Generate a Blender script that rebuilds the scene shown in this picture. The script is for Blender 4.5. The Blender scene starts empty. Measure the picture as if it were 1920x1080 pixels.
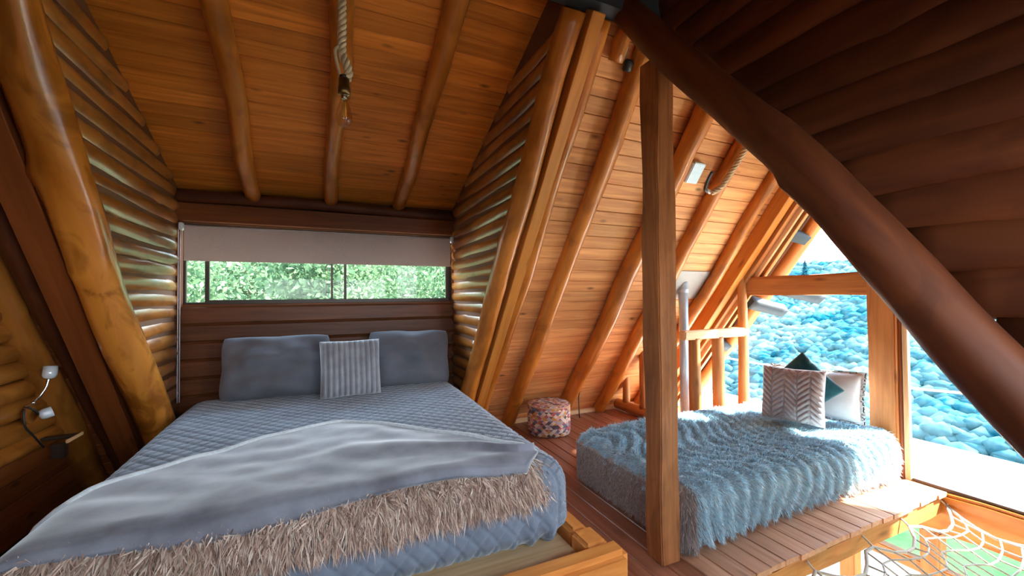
import bpy, bmesh, math, random
import numpy as np
from mathutils import Matrix, Vector, noise

# ------------------------------------------------------------------ camera, world, sun, exposure
SC = bpy.context.scene
COL = SC.collection
rnd = random.Random(7)
NPR = np.random.default_rng(11)
PI = math.pi

YAW, PITCH, ROLL, FPX, CAMH = 0.426829, 0.0188685, -0.0078, 765.45, 1.4
_f = Vector((math.sin(YAW)*math.cos(PITCH), math.cos(YAW)*math.cos(PITCH), math.sin(PITCH)))
_r = Vector((math.cos(YAW), -math.sin(YAW), 0)); _u = _r.cross(_f)
_c, _s = math.cos(ROLL), math.sin(ROLL)
_r2 = _r*_c + _u*_s; _u2 = _u*_c - _r*_s
cam_data = bpy.data.cameras.new('camera'); cam = bpy.data.objects.new('camera', cam_data); COL.objects.link(cam)
cam_data.sensor_width = 36; cam_data.lens = FPX/1920*36; cam_data.clip_start = .02; cam_data.clip_end = 600
M = Matrix.Identity(4)
for i in range(3):
    M[i][0] = _r2[i]; M[i][1] = _u2[i]; M[i][2] = -_f[i]
M[2][3] = CAMH
cam.matrix_world = M
SC.camera = cam

W = bpy.data.worlds.new('sky'); SC.world = W; W.use_nodes = True
_n = W.node_tree.nodes; _l = W.node_tree.links
_bg = _n['Background']; _tc = _n.new('ShaderNodeTexCoord'); _sx = _n.new('ShaderNodeSeparateXYZ'); _cr = _n.new('ShaderNodeValToRGB')
_l.new(_tc.outputs['Generated'], _sx.inputs[0]); _l.new(_sx.outputs['Z'], _cr.inputs[0]); _l.new(_cr.outputs[0], _bg.inputs[0])
_cr.color_ramp.elements[0].position = 0.0; _cr.color_ramp.elements[0].color = (.90, .95, 1.0, 1)
_cr.color_ramp.elements[1].position = .8; _cr.color_ramp.elements[1].color = (.45, .71, 1.0, 1)
_bg.inputs[1].default_value = 1.2

sun = bpy.data.lights.new('sun', 'SUN'); so = bpy.data.objects.new('sun', sun); COL.objects.link(so)
sun.energy = 4.2; sun.angle = .03; sun.color = (1, .93, .82)
so.rotation_euler = Vector((-1, .5, -1.15)).to_track_quat('-Z', 'Y').to_euler()

SC.view_settings.view_transform = 'Standard'; SC.view_settings.look = 'None'
SC.view_settings.gamma = 1; SC.view_settings.use_curve_mapping = False
SC.view_settings.exposure = 4.12
SC.cycles.max_bounces = 10; SC.cycles.diffuse_bounces = 7; SC.cycles.transparent_max_bounces = 12
SC.cycles.sample_clamp_indirect = 8; SC.cycles.use_denoising = True
SC.cycles.caustics_reflective = False; SC.cycles.caustics_refractive = False

# ------------------------------------------------------------------ dimensions (metres; x along the ridge, y across, z up)
TA = 1.335; AL = math.atan(TA); CA, SA = math.cos(AL), math.sin(AL)     # main roof pitch
YF = 4.17; YN = -.51; YR = (YF+YN)/2                                     # slope feet and ridge
TB = .42; BE = math.atan(TB); CB, SB = math.cos(BE), math.sin(BE)       # dormer pitch
YB = 4.15; ZD = 2.31                                                     # dormer back wall
XL, XG = -1.58, 4.0                                                      # end walls
DL, DR = -1.12, 1.22                                                     # dormer cheeks
def zs(y): return TA*(YF-y)
def ys(z): return YF-z/TA
def zn(y): return TA*(y-YN)
def yn(z): return YN+z/TA
def zd(y): return ZD+TB*(YB-y)

# ------------------------------------------------------------------ materials
MATS = {}
def new_mat(name):
    m = bpy.data.materials.new(name); m.use_nodes = True
    nt = m.node_tree
    return m, nt, nt.nodes['Principled BSDF']
def nd(nt, t, **kw):
    n = nt.nodes.new(t)
    for k, v in kw.items(): setattr(n, k, v)
    return n
def plain(name, col, rough=.6, metal=0, spec=.5, sheen=0, bump=0, bscale=200):
    m, nt, b = new_mat(name)
    tc = nd(nt, 'ShaderNodeTexCoord'); ns = nd(nt, 'ShaderNodeTexNoise'); ns.inputs['Scale'].default_value = bscale*.2
    nt.links.new(tc.outputs['Object'], ns.inputs['Vector'])
    mx = nd(nt, 'ShaderNodeMixRGB', blend_type='MIX')
    mx.inputs[1].default_value = (*[c*.88 for c in col], 1); mx.inputs[2].default_value = (*[min(1, c*1.1) for c in col], 1)
    nt.links.new(ns.outputs[0], mx.inputs[0]); nt.links.new(mx.outputs[0], b.inputs['Base Color'])
    b.inputs['Roughness'].default_value = rough; b.inputs['Metallic'].default_value = metal
    b.inputs['Specular IOR Level'].default_value = spec
    if sheen: b.inputs['Sheen Weight'].default_value = sheen
    if bump:
        n2 = nd(nt, 'ShaderNodeTexNoise'); n2.inputs['Scale'].default_value = bscale; n2.inputs['Detail'].default_value = 4
        nt.links.new(tc.outputs['Object'], n2.inputs['Vector'])
        bp = nd(nt, 'ShaderNodeBump'); bp.inputs['Strength'].default_value = bump; bp.inputs['Distance'].default_value = .004
        nt.links.new(n2.outputs[0], bp.inputs['Height']); nt.links.new(bp.outputs[0], b.inputs['Normal'])
    MATS[name] = m
    return m
def wood(name, dark, light, rough=.45, grain=(1.6, 26, 26), knots=.5, var=.25, bump=.25, kscale=(2.3, 8, 8), blotch=0, coat=0, spec=.3):
    """grain runs along the object's local x"""
    m, nt, b = new_mat(name); L = nt.links
    tc = nd(nt, 'ShaderNodeTexCoord'); oi = nd(nt, 'ShaderNodeObjectInfo')
    mul = nd(nt, 'ShaderNodeMath', operation='MULTIPLY'); mul.inputs[1].default_value = 57.3
    L.new(oi.outputs['Random'], mul.inputs[0])
    cmb = nd(nt, 'ShaderNodeCombineXYZ'); L.new(mul.outputs[0], cmb.inputs[0]); L.new(mul.outputs[0], cmb.inputs[2])
    add = nd(nt, 'ShaderNodeVectorMath', operation='ADD'); L.new(tc.outputs['Object'], add.inputs[0]); L.new(cmb.outputs[0], add.inputs[1])
    mp = nd(nt, 'ShaderNodeMapping'); mp.inputs['Scale'].default_value = grain; L.new(add.outputs[0], mp.inputs[0])
    n1 = nd(nt, 'ShaderNodeTexNoise'); n1.inputs['Scale'].default_value = 1.0; n1.inputs['Detail'].default_value = 5; n1.inputs['Distortion'].default_value = .9
    L.new(mp.outputs[0], n1.inputs['Vector'])
    mpk = nd(nt, 'ShaderNodeMapping'); mpk.inputs['Scale'].default_value = kscale; L.new(add.outputs[0], mpk.inputs[0])
    vo = nd(nt, 'ShaderNodeTexVoronoi'); vo.inputs['Scale'].default_value = 1.0; L.new(mpk.outputs[0], vo.inputs['Vector'])
    kr = nd(nt, 'ShaderNodeMapRange'); kr.inputs['From Min'].default_value = .05; kr.inputs['From Max'].default_value = .17
    kr.inputs['To Min'].default_value = 1; kr.inputs['To Max'].default_value = 0; L.new(vo.outputs['Distance'], kr.inputs[0])
    sp = nd(nt, 'ShaderNodeSeparateColor'); L.new(vo.outputs['Color'], sp.inputs[0])
    gt = nd(nt, 'ShaderNodeMath', operation='GREATER_THAN'); gt.inputs[1].default_value = .62; L.new(sp.outputs[0], gt.inputs[0])
    km = nd(nt, 'ShaderNodeMath', operation='MULTIPLY'); L.new(kr.outputs[0], km.inputs[0]); L.new(gt.outputs[0], km.inputs[1])
    k2 = nd(nt, 'ShaderNodeMath', operation='MULTIPLY'); k2.inputs[1].default_value = knots; L.new(km.outputs[0], k2.inputs[0])
    rp = nd(nt, 'ShaderNodeValToRGB'); rp.color_ramp.elements[0].position = .3; rp.color_ramp.elements[0].color = (*dark, 1)
    rp.color_ramp.elements[1].position = .68; rp.color_ramp.elements[1].color = (*light, 1); L.new(n1.outputs[0], rp.inputs[0])
    mk = nd(nt, 'ShaderNodeMixRGB'); mk.inputs[2].default_value = (*[c*.25 for c in dark], 1); L.new(rp.outputs[0], mk.inputs[1]); L.new(k2.outputs[0], mk.inputs[0])
    last = mk.outputs[0]
    if blotch:
        mb = nd(nt, 'ShaderNodeMapping'); mb.inputs['Scale'].default_value = (3, 5, 5); L.new(add.outputs[0], mb.inputs[0])
        nb = nd(nt, 'ShaderNodeTexNoise'); nb.inputs['Scale'].default_value = 1.0; nb.inputs['Detail'].default_value = 4; nb.inputs['Distortion'].default_value = 1.2; L.new(mb.outputs[0], nb.inputs['Vector'])
        rb = nd(nt, 'ShaderNodeValToRGB'); rb.color_ramp.elements[0].position = .5; rb.color_ramp.elements[1].position = .62; L.new(nb.outputs[0], rb.inputs[0])
        bm_ = nd(nt, 'ShaderNodeMath', operation='MULTIPLY'); bm_.inputs[1].default_value = blotch; L.new(rb.outputs[0], bm_.inputs[0])
        m3 = nd(nt, 'ShaderNodeMixRGB'); m3.inputs[2].default_value = (*[c*.4 for c in dark], 1); L.new(last, m3.inputs[1]); L.new(bm_.outputs[0], m3.inputs[0]); last = m3.outputs[0]
    hv = nd(nt, 'ShaderNodeHueSaturation'); L.new(last, hv.inputs['Color'])
    vr = nd(nt, 'ShaderNodeMapRange'); vr.inputs['To Min'].default_value = 1-var; vr.inputs['To Max'].default_value = 1+var; L.new(oi.outputs['Random'], vr.inputs[0])
    L.new(vr.outputs[0], hv.inputs['Value']); L.new(hv.outputs[0], b.inputs['Base Color'])
    b.inputs['Roughness'].default_value = rough; b.inputs['Specular IOR Level'].default_value = spec
    if coat: b.inputs['Coat Weight'].default_value = coat; b.inputs['Coat Roughness'].default_value = .25
    bp = nd(nt, 'ShaderNodeBump'); bp.inputs['Strength'].default_value = bump; bp.inputs['Distance'].default_value = .006
    L.new(n1.outputs[0], bp.inputs['Height']); L.new(bp.outputs[0], b.inputs['Normal'])
    MATS[name] = m
    return m
def cloth(name, dark, light, scale=30, rough=.9, sheen=.4, bump=.2):
    m, nt, b = new_mat(name); L = nt.links
    tc = nd(nt, 'ShaderNodeTexCoord'); n1 = nd(nt, 'ShaderNodeTexNoise'); n1.inputs['Scale'].default_value = scale; n1.inputs['Detail'].default_value = 6
    L.new(tc.outputs['Object'], n1.inputs['Vector'])
    rp = nd(nt, 'ShaderNodeValToRGB'); rp.color_ramp.elements[0].position = .35; rp.color_ramp.elements[0].color = (*dark, 1)
    rp.color_ramp.elements[1].position = .65; rp.color_ramp.elements[1].color = (*light, 1); L.new(n1.outputs[0], rp.inputs[0]); L.new(rp.outputs[0], b.inputs['Base Color'])
    b.inputs['Roughness'].default_value = rough; b.inputs['Sheen Weight'].default_value = sheen; b.inputs['Sheen Roughness'].default_value = .4
    b.inputs['Specular IOR Level'].default_value = .2
    n2 = nd(nt, 'ShaderNodeTexNoise'); n2.inputs['Scale'].default_value = 420; n2.inputs['Detail'].default_value = 2; L.new(tc.outputs['Object'], n2.inputs['Vector'])
    bp = nd(nt, 'ShaderNodeBump'); bp.inputs['Strength'].default_value = bump; bp.inputs['Distance'].default_value = .003; L.new(n2.outputs[0], bp.inputs['Height']); L.new(bp.outputs[0], b.inputs['Normal'])
    MATS[name] = m
    return m
def furmat(name, cols, rough=.6):
    """colour of each strand from its own random value"""
    m, nt, b = new_mat(name); L = nt.links
    at = nd(nt, 'ShaderNodeAttribute'); at.attribute_name = 'strand'
    rp = nd(nt, 'ShaderNodeValToRGB')
    while len(rp.color_ramp.elements) < len(cols): rp.color_ramp.elements.new(.5)
    for i, c in enumerate(cols):
        rp.color_ramp.elements[i].position = i/(len(cols)-1); rp.color_ramp.elements[i].color = (*c, 1)
    L.new(at.outputs['Fac'], rp.inputs[0]); L.new(rp.outputs[0], b.inputs['Base Color'])
    b.inputs['Roughness'].default_value = rough; b.inputs['Sheen Weight'].default_value = .3; b.inputs['Specular IOR Level'].default_value = .3
    MATS[name] = m
    return m
def glassmat(name, tint=(.97, .99, .98), ior=1.45):
    m, nt, b = new_mat(name); L = nt.links
    nt.nodes.remove(b)
    out = nt.nodes['Material Output']
    t = nd(nt, 'ShaderNodeBsdfTransparent'); t.inputs[0].default_value = (*tint, 1)
    g = nd(nt, 'ShaderNodeBsdfGlossy'); g.inputs['Roughness'].default_value = .02
    fr = nd(nt, 'ShaderNodeFresnel')
    ge = nd(nt, 'ShaderNodeNewGeometry'); ir = nd(nt, 'ShaderNodeMapRange')      # same reflectance on both faces of the sheet
    ir.inputs['To Min'].default_value = ior; ir.inputs['To Max'].default_value = 1/ior
    L.new(ge.outputs['Backfacing'], ir.inputs[0]); L.new(ir.outputs[0], fr.inputs[0])
    mx = nd(nt, 'ShaderNodeMixShader'); L.new(fr.outputs[0], mx.inputs[0]); L.new(t.outputs[0], mx.inputs[1]); L.new(g.outputs[0], mx.inputs[2]); L.new(mx.outputs[0], out.inputs[0])
    MATS[name] = m
    return m
def leafmat(name, a, c, trans=.5, scale=1.2):
    m, nt, b = new_mat(name); L = nt.links; nt.nodes.remove(b); out = nt.nodes['Material Output']
    tc = nd(nt, 'ShaderNodeTexCoord'); n1 = nd(nt, 'ShaderNodeTexNoise'); n1.inputs['Scale'].default_value = scale; n1.inputs['Detail'].default_value = 4
    L.new(tc.outputs['Object'], n1.inputs['Vector'])
    rp = nd(nt, 'ShaderNodeValToRGB'); rp.color_ramp.elements[0].position = .35; rp.color_ramp.elements[0].color = (*a, 1); rp.color_ramp.elements[1].position = .65; rp.color_ramp.elements[1].color = (*c, 1)
    n3 = nd(nt, 'ShaderNodeTexNoise'); n3.inputs['Scale'].default_value = scale*11; n3.inputs['Detail'].default_value = 3; L.new(tc.outputs['Object'], n3.inputs['Vector'])
    av = nd(nt, 'ShaderNodeMath', operation='MULTIPLY_ADD'); av.inputs[1].default_value = .45; L.new(n3.outputs[0], av.inputs[0])
    sb = nd(nt, 'ShaderNodeMath', operation='SUBTRACT'); sb.inputs[1].default_value = .22; L.new(n1.outputs[0], sb.inputs[0]); L.new(sb.outputs[0], av.inputs[2])
    L.new(av.outputs[0], rp.inputs[0])
    d = nd(nt, 'ShaderNodeBsdfDiffuse'); t = nd(nt, 'ShaderNodeBsdfTranslucent'); L.new(rp.outputs[0], d.inputs[0]); L.new(rp.outputs[0], t.inputs[0])
    mx = nd(nt, 'ShaderNodeMixShader'); mx.inputs[0].default_value = trans; L.new(d.outputs[0], mx.inputs[1]); L.new(t.outputs[0], mx.inputs[2]); L.new(mx.outputs[0], out.inputs[0])
    MATS[name] = m
    return m

wood('plank', (.54, .205, .066), (.80, .385, .140), rough=.55, knots=.85, var=.13, kscale=(3.2, 8, .01))
wood('plank_dormer', (.54, .148, .014), (.80, .265, .034), rough=.5, knots=.85, var=.24, kscale=(3.2, 8, .01))
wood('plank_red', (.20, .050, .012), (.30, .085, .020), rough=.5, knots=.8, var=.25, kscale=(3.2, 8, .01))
wood('log', (.40, .115, .012), (.62, .215, .034), rough=.32, grain=(1.3, 9, 9), knots=.8, var=.12, bump=.5, kscale=(1.8, 4, 4), blotch=.35, coat=.25)
wood('log_big', (.42, .12, .010), (.66, .25, .036), rough=.22, grain=(1.1, 6, 6), knots=.9, var=.05, bump=.6, kscale=(1.6, 3, 3), blotch=.6, coat=.6)
wood('log_siding', (.30, .09, .012), (.50, .19, .034), rough=.3, grain=(1.2, 9, 9), knots=.6, var=.18, bump=.5, kscale=(1.5, 3, 3), blotch=.45, coat=.35)
wood('log_dark', (.062, .014, .005), (.125, .033, .009), rough=.5, grain=(1.2, 9, 9), knots=.6, var=.15, bump=.5, kscale=(1.5, 3, 3), blotch=.3)  # darker copy of the log siding, with the alcove cheek's shade in its colour
wood('board', (.48, .165, .028), (.60, .235, .045), rough=.4, knots=.5, var=.06)
wood('board_dark', (.18, .046, .011), (.27, .075, .018), rough=.45, knots=.6, var=.12)
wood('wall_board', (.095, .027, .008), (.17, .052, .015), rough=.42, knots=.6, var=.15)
wood('post_wood', (.27, .092, .028), (.44, .165, .054), rough=.6, grain=(2.2, 30, 30), knots=.9, var=.05, bump=.6, kscale=(2.0, 6, 6), blotch=.3)
wood('frame_wood', (.32, .108, .028), (.48, .19, .054), rough=.5, knots=.6, var=.08)
wood('bed_wood', (.58, .185, .034), (.82, .335, .085), rough=.4, grain=(1.4, 14, 14), knots=.6, var=.06, bump=.3)
wood('floor_wood', (.24, .080, .040), (.40, .155, .085), rough=.32, knots=.3, var=.14)
wood('deck_wood', (.42, .19, .105), (.58, .31, .19), rough=.5, knots=.3, var=.12)
wood('pale_wood', (.66, .38, .18), (.84, .56, .31), rough=.5, knots=.4, var=.06)
wood('bark', (.10, .075, .055), (.20, .15, .11), rough=.9, knots=.3, var=.1)
plain('roof_shell', (.16, .06, .02), .8)
plain('bronze', (.045, .030, .022), .4, .3)
plain('black', (.015, .014, .015), .45)
plain('brass', (.22, .13, .05), .35, .9)
plain('chrome', (.75, .77, .80), .18, 1)
plain('steel_pipe', (.50, .62, .72), .4, .4)
plain('flashing', (.34, .31, .29), .6, .0)
plain('slate', (.016, .024, .034), .8)  # blue-grey shadow on the purlin ends is put into this colour
plain('frosted', (.80, .86, .90), .22, .15)
plain('white_plastic', (.78, .80, .82), .4)
plain('box_white', (.62, .80, .90), .45)
plain('dark_panel', (.035, .045, .055), .5)
plain('blind_fabric', (.60, .47, .40), .85, sheen=.2, bump=.15, bscale=500)
plain('balcony', (.75, .72, .66), .8, bump=.2, bscale=60)
plain('rope', (.62, .45, .28), .85, bump=.4, bscale=300)
plain('net_cord', (.45, .40, .33), .85, bump=.3, bscale=300)
plain('stone_floor', (.055, .07, .085), .7)
plain('earth', (.16, .12, .09), .9)
plain('filament', (.9, .45, .08), .4)
cloth('quilt', (.165, .19, .24), (.21, .24, .295), 9, sheen=.5)
cloth('throw', (.15, .145, .17), (.28, .28, .325), 6, sheen=.9)
cloth('throw_hem', (.62, .66, .68), (.74, .78, .80), 60, sheen=.6)
cloth('pillow_grey', (.14, .145, .17), (.175, .18, .21), 5, sheen=.25)
cloth('rib_cloth', (.27, .27, .30), (.36, .36, .39), 12, sheen=.8)
cloth('braid_cloth', (.36, .31, .33), (.46, .41, .42), 20, sheen=.7)
cloth('teal_velvet', (.010, .060, .080), (.018, .095, .12), 20, sheen=.5)
cloth('pale_linen', (.55, .56, .60), (.66, .66, .70), 10, sheen=.3)
cloth('plush_side', (.36, .29, .26), (.46, .39, .35), 24, sheen=.8, bump=.6)
cloth('fur_under', (.30, .38, .44), (.40, .50, .57), 20, sheen=.2)
cloth('fur_under_tan', (.22, .13, .09), (.30, .19, .13), 20, sheen=.2)
furmat('fur_grey', [(.44, .40, .41), (.46, .68, .80), (.54, .80, .92), (.78, .92, .97)])  # blue of the sky light is put into the grey strand colours
furmat('fur_brown', [(.28, .19, .16), (.42, .32, .28), (.52, .45, .41)])
furmat('fur_tan', [(.22, .11, .075), (.52, .33, .24), (.72, .52, .40), (.90, .76, .64)])
glassmat('glass', ior=1.2); glassmat('bulb_glass', (.93, .86, .74), 1.75)
leafmat('leaf_mint', (.055, .100, .048), (.12, .19, .10), .5, 1.4)
leafmat('bank', (.075, .13, .070), (.19, .25, .17), .0, .5)
leafmat('leaf_teal', (.004, .030, .042), (.010, .055, .070), .2, .5)
leafmat('canopy', (.002, .033, .046), (.052, .083, .080), .0, .11)  # distant haze is put into the leaf colour
leafmat('meadow', (.012, .040, .014), (.026, .062, .022), .0, .8)
leafmat('valley', (.006, .045, .055), (.03, .075, .08), .0, .05)

def pouf_mat():
    m, nt, b = new_mat('mosaic'); L = nt.links
    tc = nd(nt, 'ShaderNodeTexCoord'); mp = nd(nt, 'ShaderNodeMapping'); mp.inputs['Scale'].default_value = (1, 1, 1); L.new(tc.outputs['UV'], mp.inputs[0])
    sep = nd(nt, 'ShaderNodeSeparateXYZ'); L.new(mp.outputs[0], sep.inputs[0])
    # rows of triangles: cell index from u+v and u-v
    ad = nd(nt, 'ShaderNodeMath', operation='ADD'); sb = nd(nt, 'ShaderNodeMath', operation='SUBTRACT')
    L.new(sep.outputs[0], ad.inputs[0]); L.new(sep.outputs[1], ad.inputs[1]); L.new(sep.outputs[0], sb.inputs[0]); L.new(sep.outputs[1], sb.inputs[1])
    fl = []
    for s in (ad.outputs[0], sb.outputs[0], sep.outputs[1]):
        f = nd(nt, 'ShaderNodeMath', operation='FLOOR'); L.new(s, f.inputs[0]); fl.append(f)
    cb = nd(nt, 'ShaderNodeCombineXYZ')
    for i in range(3): L.new(fl[i].outputs[0], cb.inputs[i])
    wn = nd(nt, 'ShaderNodeTexWhiteNoise', noise_dimensions='3D'); L.new(cb.outputs[0], wn.inputs['Vector'])
    rp = nd(nt, 'ShaderNodeValToRGB'); rp.color_ramp.interpolation = 'CONSTANT'
    cols = [(.72, .62, .48), (.50, .12, .12), (.16, .17, .28), (.72, .40, .34), (.78, .72, .60), (.10, .09, .10), (.42, .40, .46), (.60, .30, .08)]
    while len(rp.color_ramp.elements) < len(cols): rp.color_ramp.elements.new(.5)
    for i, c in enumerate(cols): rp.color_ramp.elements[i].position = i/len(cols); rp.color_ramp.elements[i].color = (*c, 1)
    L.new(wn.outputs['Value'], rp.inputs[0]); L.new(rp.outputs[0], b.inputs['Base Color']); b.inputs['Roughness'].default_value = .75
    MATS['mosaic'] = m
pouf_mat()

# ------------------------------------------------------------------ mesh helpers
def link(name, mesh, mat, parent=None, matrix=None):
    o = bpy.data.objects.new(name, mesh); COL.objects.link(o)
    if mat is not None and not mesh.materials: mesh.materials.append(MATS[mat])
    if parent is not None:
        o.parent = parent; o.matrix_parent_inverse = parent.matrix_basis.inverted()
    if matrix is not None: o.matrix_basis = matrix
    return o
def mesh_np(name, v, f, smooth=True):
    me = bpy.data.meshes.new(name); me.from_pydata([tuple(p) for p in v], [], [tuple(q) for q in f]); 
    if smooth: me.polygons.foreach_set('use_smooth', [True]*len(me.polygons))
    me.update(); return me
def mesh_quads(name, v, quads, smooth=True):
    """fast builder: v (n,3), quads (m,4)"""
    v = np.ascontiguousarray(v, np.float32); q = np.ascontiguousarray(quads, np.int32)
    me = bpy.data.meshes.new(name); me.vertices.add(len(v)); me.vertices.foreach_set('co', v.ravel())
    k = q.shape[1]
    me.loops.add(q.size); me.loops.foreach_set('vertex_index', q.ravel())
    me.polygons.add(len(q)); me.polygons.foreach_set('loop_start', np.arange(len(q), dtype=np.int32)*k)
    me.polygons.foreach_set('loop_total', np.full(len(q), k, np.int32))
    if smooth: me.polygons.foreach_set('use_smooth', np.ones(len(q), bool))
    me.update(calc_edges=True); me.validate(); return me
def tag(o, label=None, cat=None, group=None, kind=None):
    if label: o['label'] = label
    if cat: o['category'] = cat
    if group: o['group'] = group
    if kind: o['kind'] = kind
    return o
def empty(name, loc, label, cat, group=None):
    o = bpy.data.objects.new(name, None); COL.objects.link(o); o.location = loc; o.empty_display_size = .1
    o.matrix_basis = Matrix.Translation(loc)
    return tag(o, label, cat, group)
def basis(o, x, y):
    x = Vector(x).normalized(); y = Vector(y); z = x.cross(y).normalized(); y = z.cross(x)
    m = Matrix.Identity(4)
    for i in range(3): m[i][0] = x[i]; m[i][1] = y[i]; m[i][2] = z[i]; m[i][3] = o[i]
    return m
_pc = {}
def plank_mesh(L, w, t, c=.004):
    k = (round(L, 3), round(w, 3), round(t, 3), c)
    if k not in _pc:
        sec = [(0, 0), (w, 0), (w, t-c), (w-c, t), (c, t), (0, t-c)]
        v = [(0, a, b) for a, b in sec]+[(L, a, b) for a, b in sec]; n = 6
        f = [(i, (i+1) % n, (i+1) % n+n, i+n) for i in range(n)]
        f = [q[::-1] for q in f]
        f += [tuple(range(n)), tuple(range(2*n-1, n-1, -1))]
        me = bpy.data.meshes.new('plank'); me.from_pydata(v, [], f); me.update()
        bm = bmesh.new(); bm.from_mesh(me); bmesh.ops.recalc_face_normals(bm, faces=bm.faces); bm.to_mesh(me); bm.free()
        _pc[k] = me
    return _pc[k]
def plank(name, parent, L, w, t, mat, m, c=.004):
    me = plank_mesh(L, w, t, c)
    key = (me.name, mat)
    if key not in _pc:
        _pc[key] = me if not me.materials else me.copy()
        if not _pc[key].materials: _pc[key].materials.append(MATS[mat])
        else: _pc[key].materials[0] = MATS[mat]
    return link(name, _pc[key], mat, parent, m)
def box_bm(bm, lo, hi):
    vs = [bm.verts.new((x, y, z)) for x in (lo[0], hi[0]) for y in (lo[1], hi[1]) for z in (lo[2], hi[2])]
    for q in ((0, 1, 3, 2), (4, 6, 7, 5), (0, 4, 5, 1), (2, 3, 7, 6), (0, 2, 6, 4), (1, 5, 7, 3)): bm.faces.new([vs[i] for i in q])
    return vs
def box(name, lo, hi, mat, parent=None, bevel=0, seg=2, xaxis=None, jitter=0, seed=0):
    """box in world axes; local x follows xaxis (grain) if given"""
    bm = bmesh.new(); c = [(lo[i]+hi[i])/2 for i in range(3)]; h = [(hi[i]-lo[i])/2 for i in range(3)]
    if xaxis == 'y': m = basis(c, (0, 1, 0), (1, 0, 0)); h = [h[1], h[0], h[2]]
    elif xaxis == 'z': m = basis(c, (0, 0, 1), (1, 0, 0)); h = [h[2], h[0], h[1]]
    else: m = Matrix.Translation(c)
    box_bm(bm, [-q for q in h], h)
    bmesh.ops.recalc_face_normals(bm, faces=bm.faces)
    if jitter:
        n = max(2, int(2*h[0]/.18))
        bmesh.ops.bisect_plane  # lengthwise cuts, so the hewn edges can wander
        for i in range(1, n):
            x = -h[0]+2*h[0]*i/n
            bmesh.ops.bisect_plane(bm, geom=bm.verts[:]+bm.edges[:]+bm.faces[:], plane_co=(x, 0, 0), plane_no=(1, 0, 0))
        R = random.Random(seed)
        for v in bm.verts: v.co.y += R.uniform(-1, 1)*jitter; v.co.z += R.uniform(-1, 1)*jitter
    if bevel: bmesh.ops.bevel(bm, geom=[e for e in bm.edges if e.calc_face_angle(0) > .6], offset=bevel, segments=seg, affect='EDGES', clamp_overlap=True)
    me = bpy.data.meshes.new(name); bm.to_mesh(me); bm.free()
    return link(name, me, mat, parent, m)
def tube_np(path, rad, seg=8, cap=True, closed=False):
    P = np.array(path, float); n = len(P); rad = np.broadcast_to(np.array(rad, float), (n,))
    T = np.gradient(P, axis=0)
    if closed: T = np.roll(P, -1, 0)-np.roll(P, 1, 0)
    T /= np.linalg.norm(T, axis=1)[:, None]+1e-9
    ref = np.array([0, 0, 1.]) if abs(T[0][2]) < .9 else np.array([1., 0, 0])
    N = np.zeros_like(P); a = np.cross(T[0], ref); a /= np.linalg.norm(a)
    for i in range(n):
        a = a-T[i]*(a@T[i]); a /= np.linalg.norm(a)+1e-9; N[i] = a
    B = np.cross(T, N); th = np.linspace(0, 2*PI, seg, endpoint=False)
    V = P[:, None, :]+rad[:, None, None]*(np.cos(th)[None, :, None]*N[:, None, :]+np.sin(th)[None, :, None]*B[:, None, :])
    V = V.reshape(-1, 3); F = []
    m = n if closed else n-1
    for i in range(m):
        j = (i+1) % n
        for k in range(seg): F.append((i*seg+k, i*seg+(k+1) % seg, j*seg+(k+1) % seg, j*seg+k))
    if cap and not closed: F.append(tuple(range(seg-1, -1, -1))); F.append(tuple((n-1)*seg+k for k in range(seg)))
    return V, F
def tube(name, path, rad, mat, parent=None, seg=8, closed=False, smooth=True):
    V, F = tube_np(path, rad, seg, True, closed)
    return link(name, mesh_np(name, V, F, smooth), mat, parent)
def smooth_path(pts, n=24):
    P = np.array(pts, float); k = len(P); out = []
    for s in np.linspace(0, k-1, n):
        i = min(int(s), k-2); t = s-i
        p0, p1, p2, p3 = P[max(i-1, 0)], P[i], P[i+1], P[min(i+2, k-1)]
        out.append(.5*((2*p1)+(-p0+p2)*t+(2*p0-5*p1+4*p2-p3)*t*t+(-p0+3*p1-3*p2+p3)*t**3))
    return np.array(out)
def lathe(name, prof, mat, parent=None, at=(0, 0, 0), seg=24, axis=None, smooth=True, uv=None):
    V = []; F = []; n = len(prof)
    for r, z in prof:
        for k in range(seg): V.append((r*math.cos(2*PI*k/seg), r*math.sin(2*PI*k/seg), z))
    for i in range(n-1):
        for k in range(seg): F.append((i*seg+k, i*seg+(k+1) % seg, (i+1)*seg+(k+1) % seg, (i+1)*seg+k))
    if prof[0][0] > 1e-4: F.append(tuple(range(seg-1, -1, -1)))
    if prof[-1][0] > 1e-4: F.append(tuple((n-1)*seg+k for k in range(seg)))
    m = Matrix.Translation(at)
    if axis is not None: m = m @ Vector((0, 0, 1)).rotation_difference(Vector(axis)).to_matrix().to_4x4()
    me = mesh_np(name, V, F, smooth)
    return link(name, me, mat, parent, m)
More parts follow.
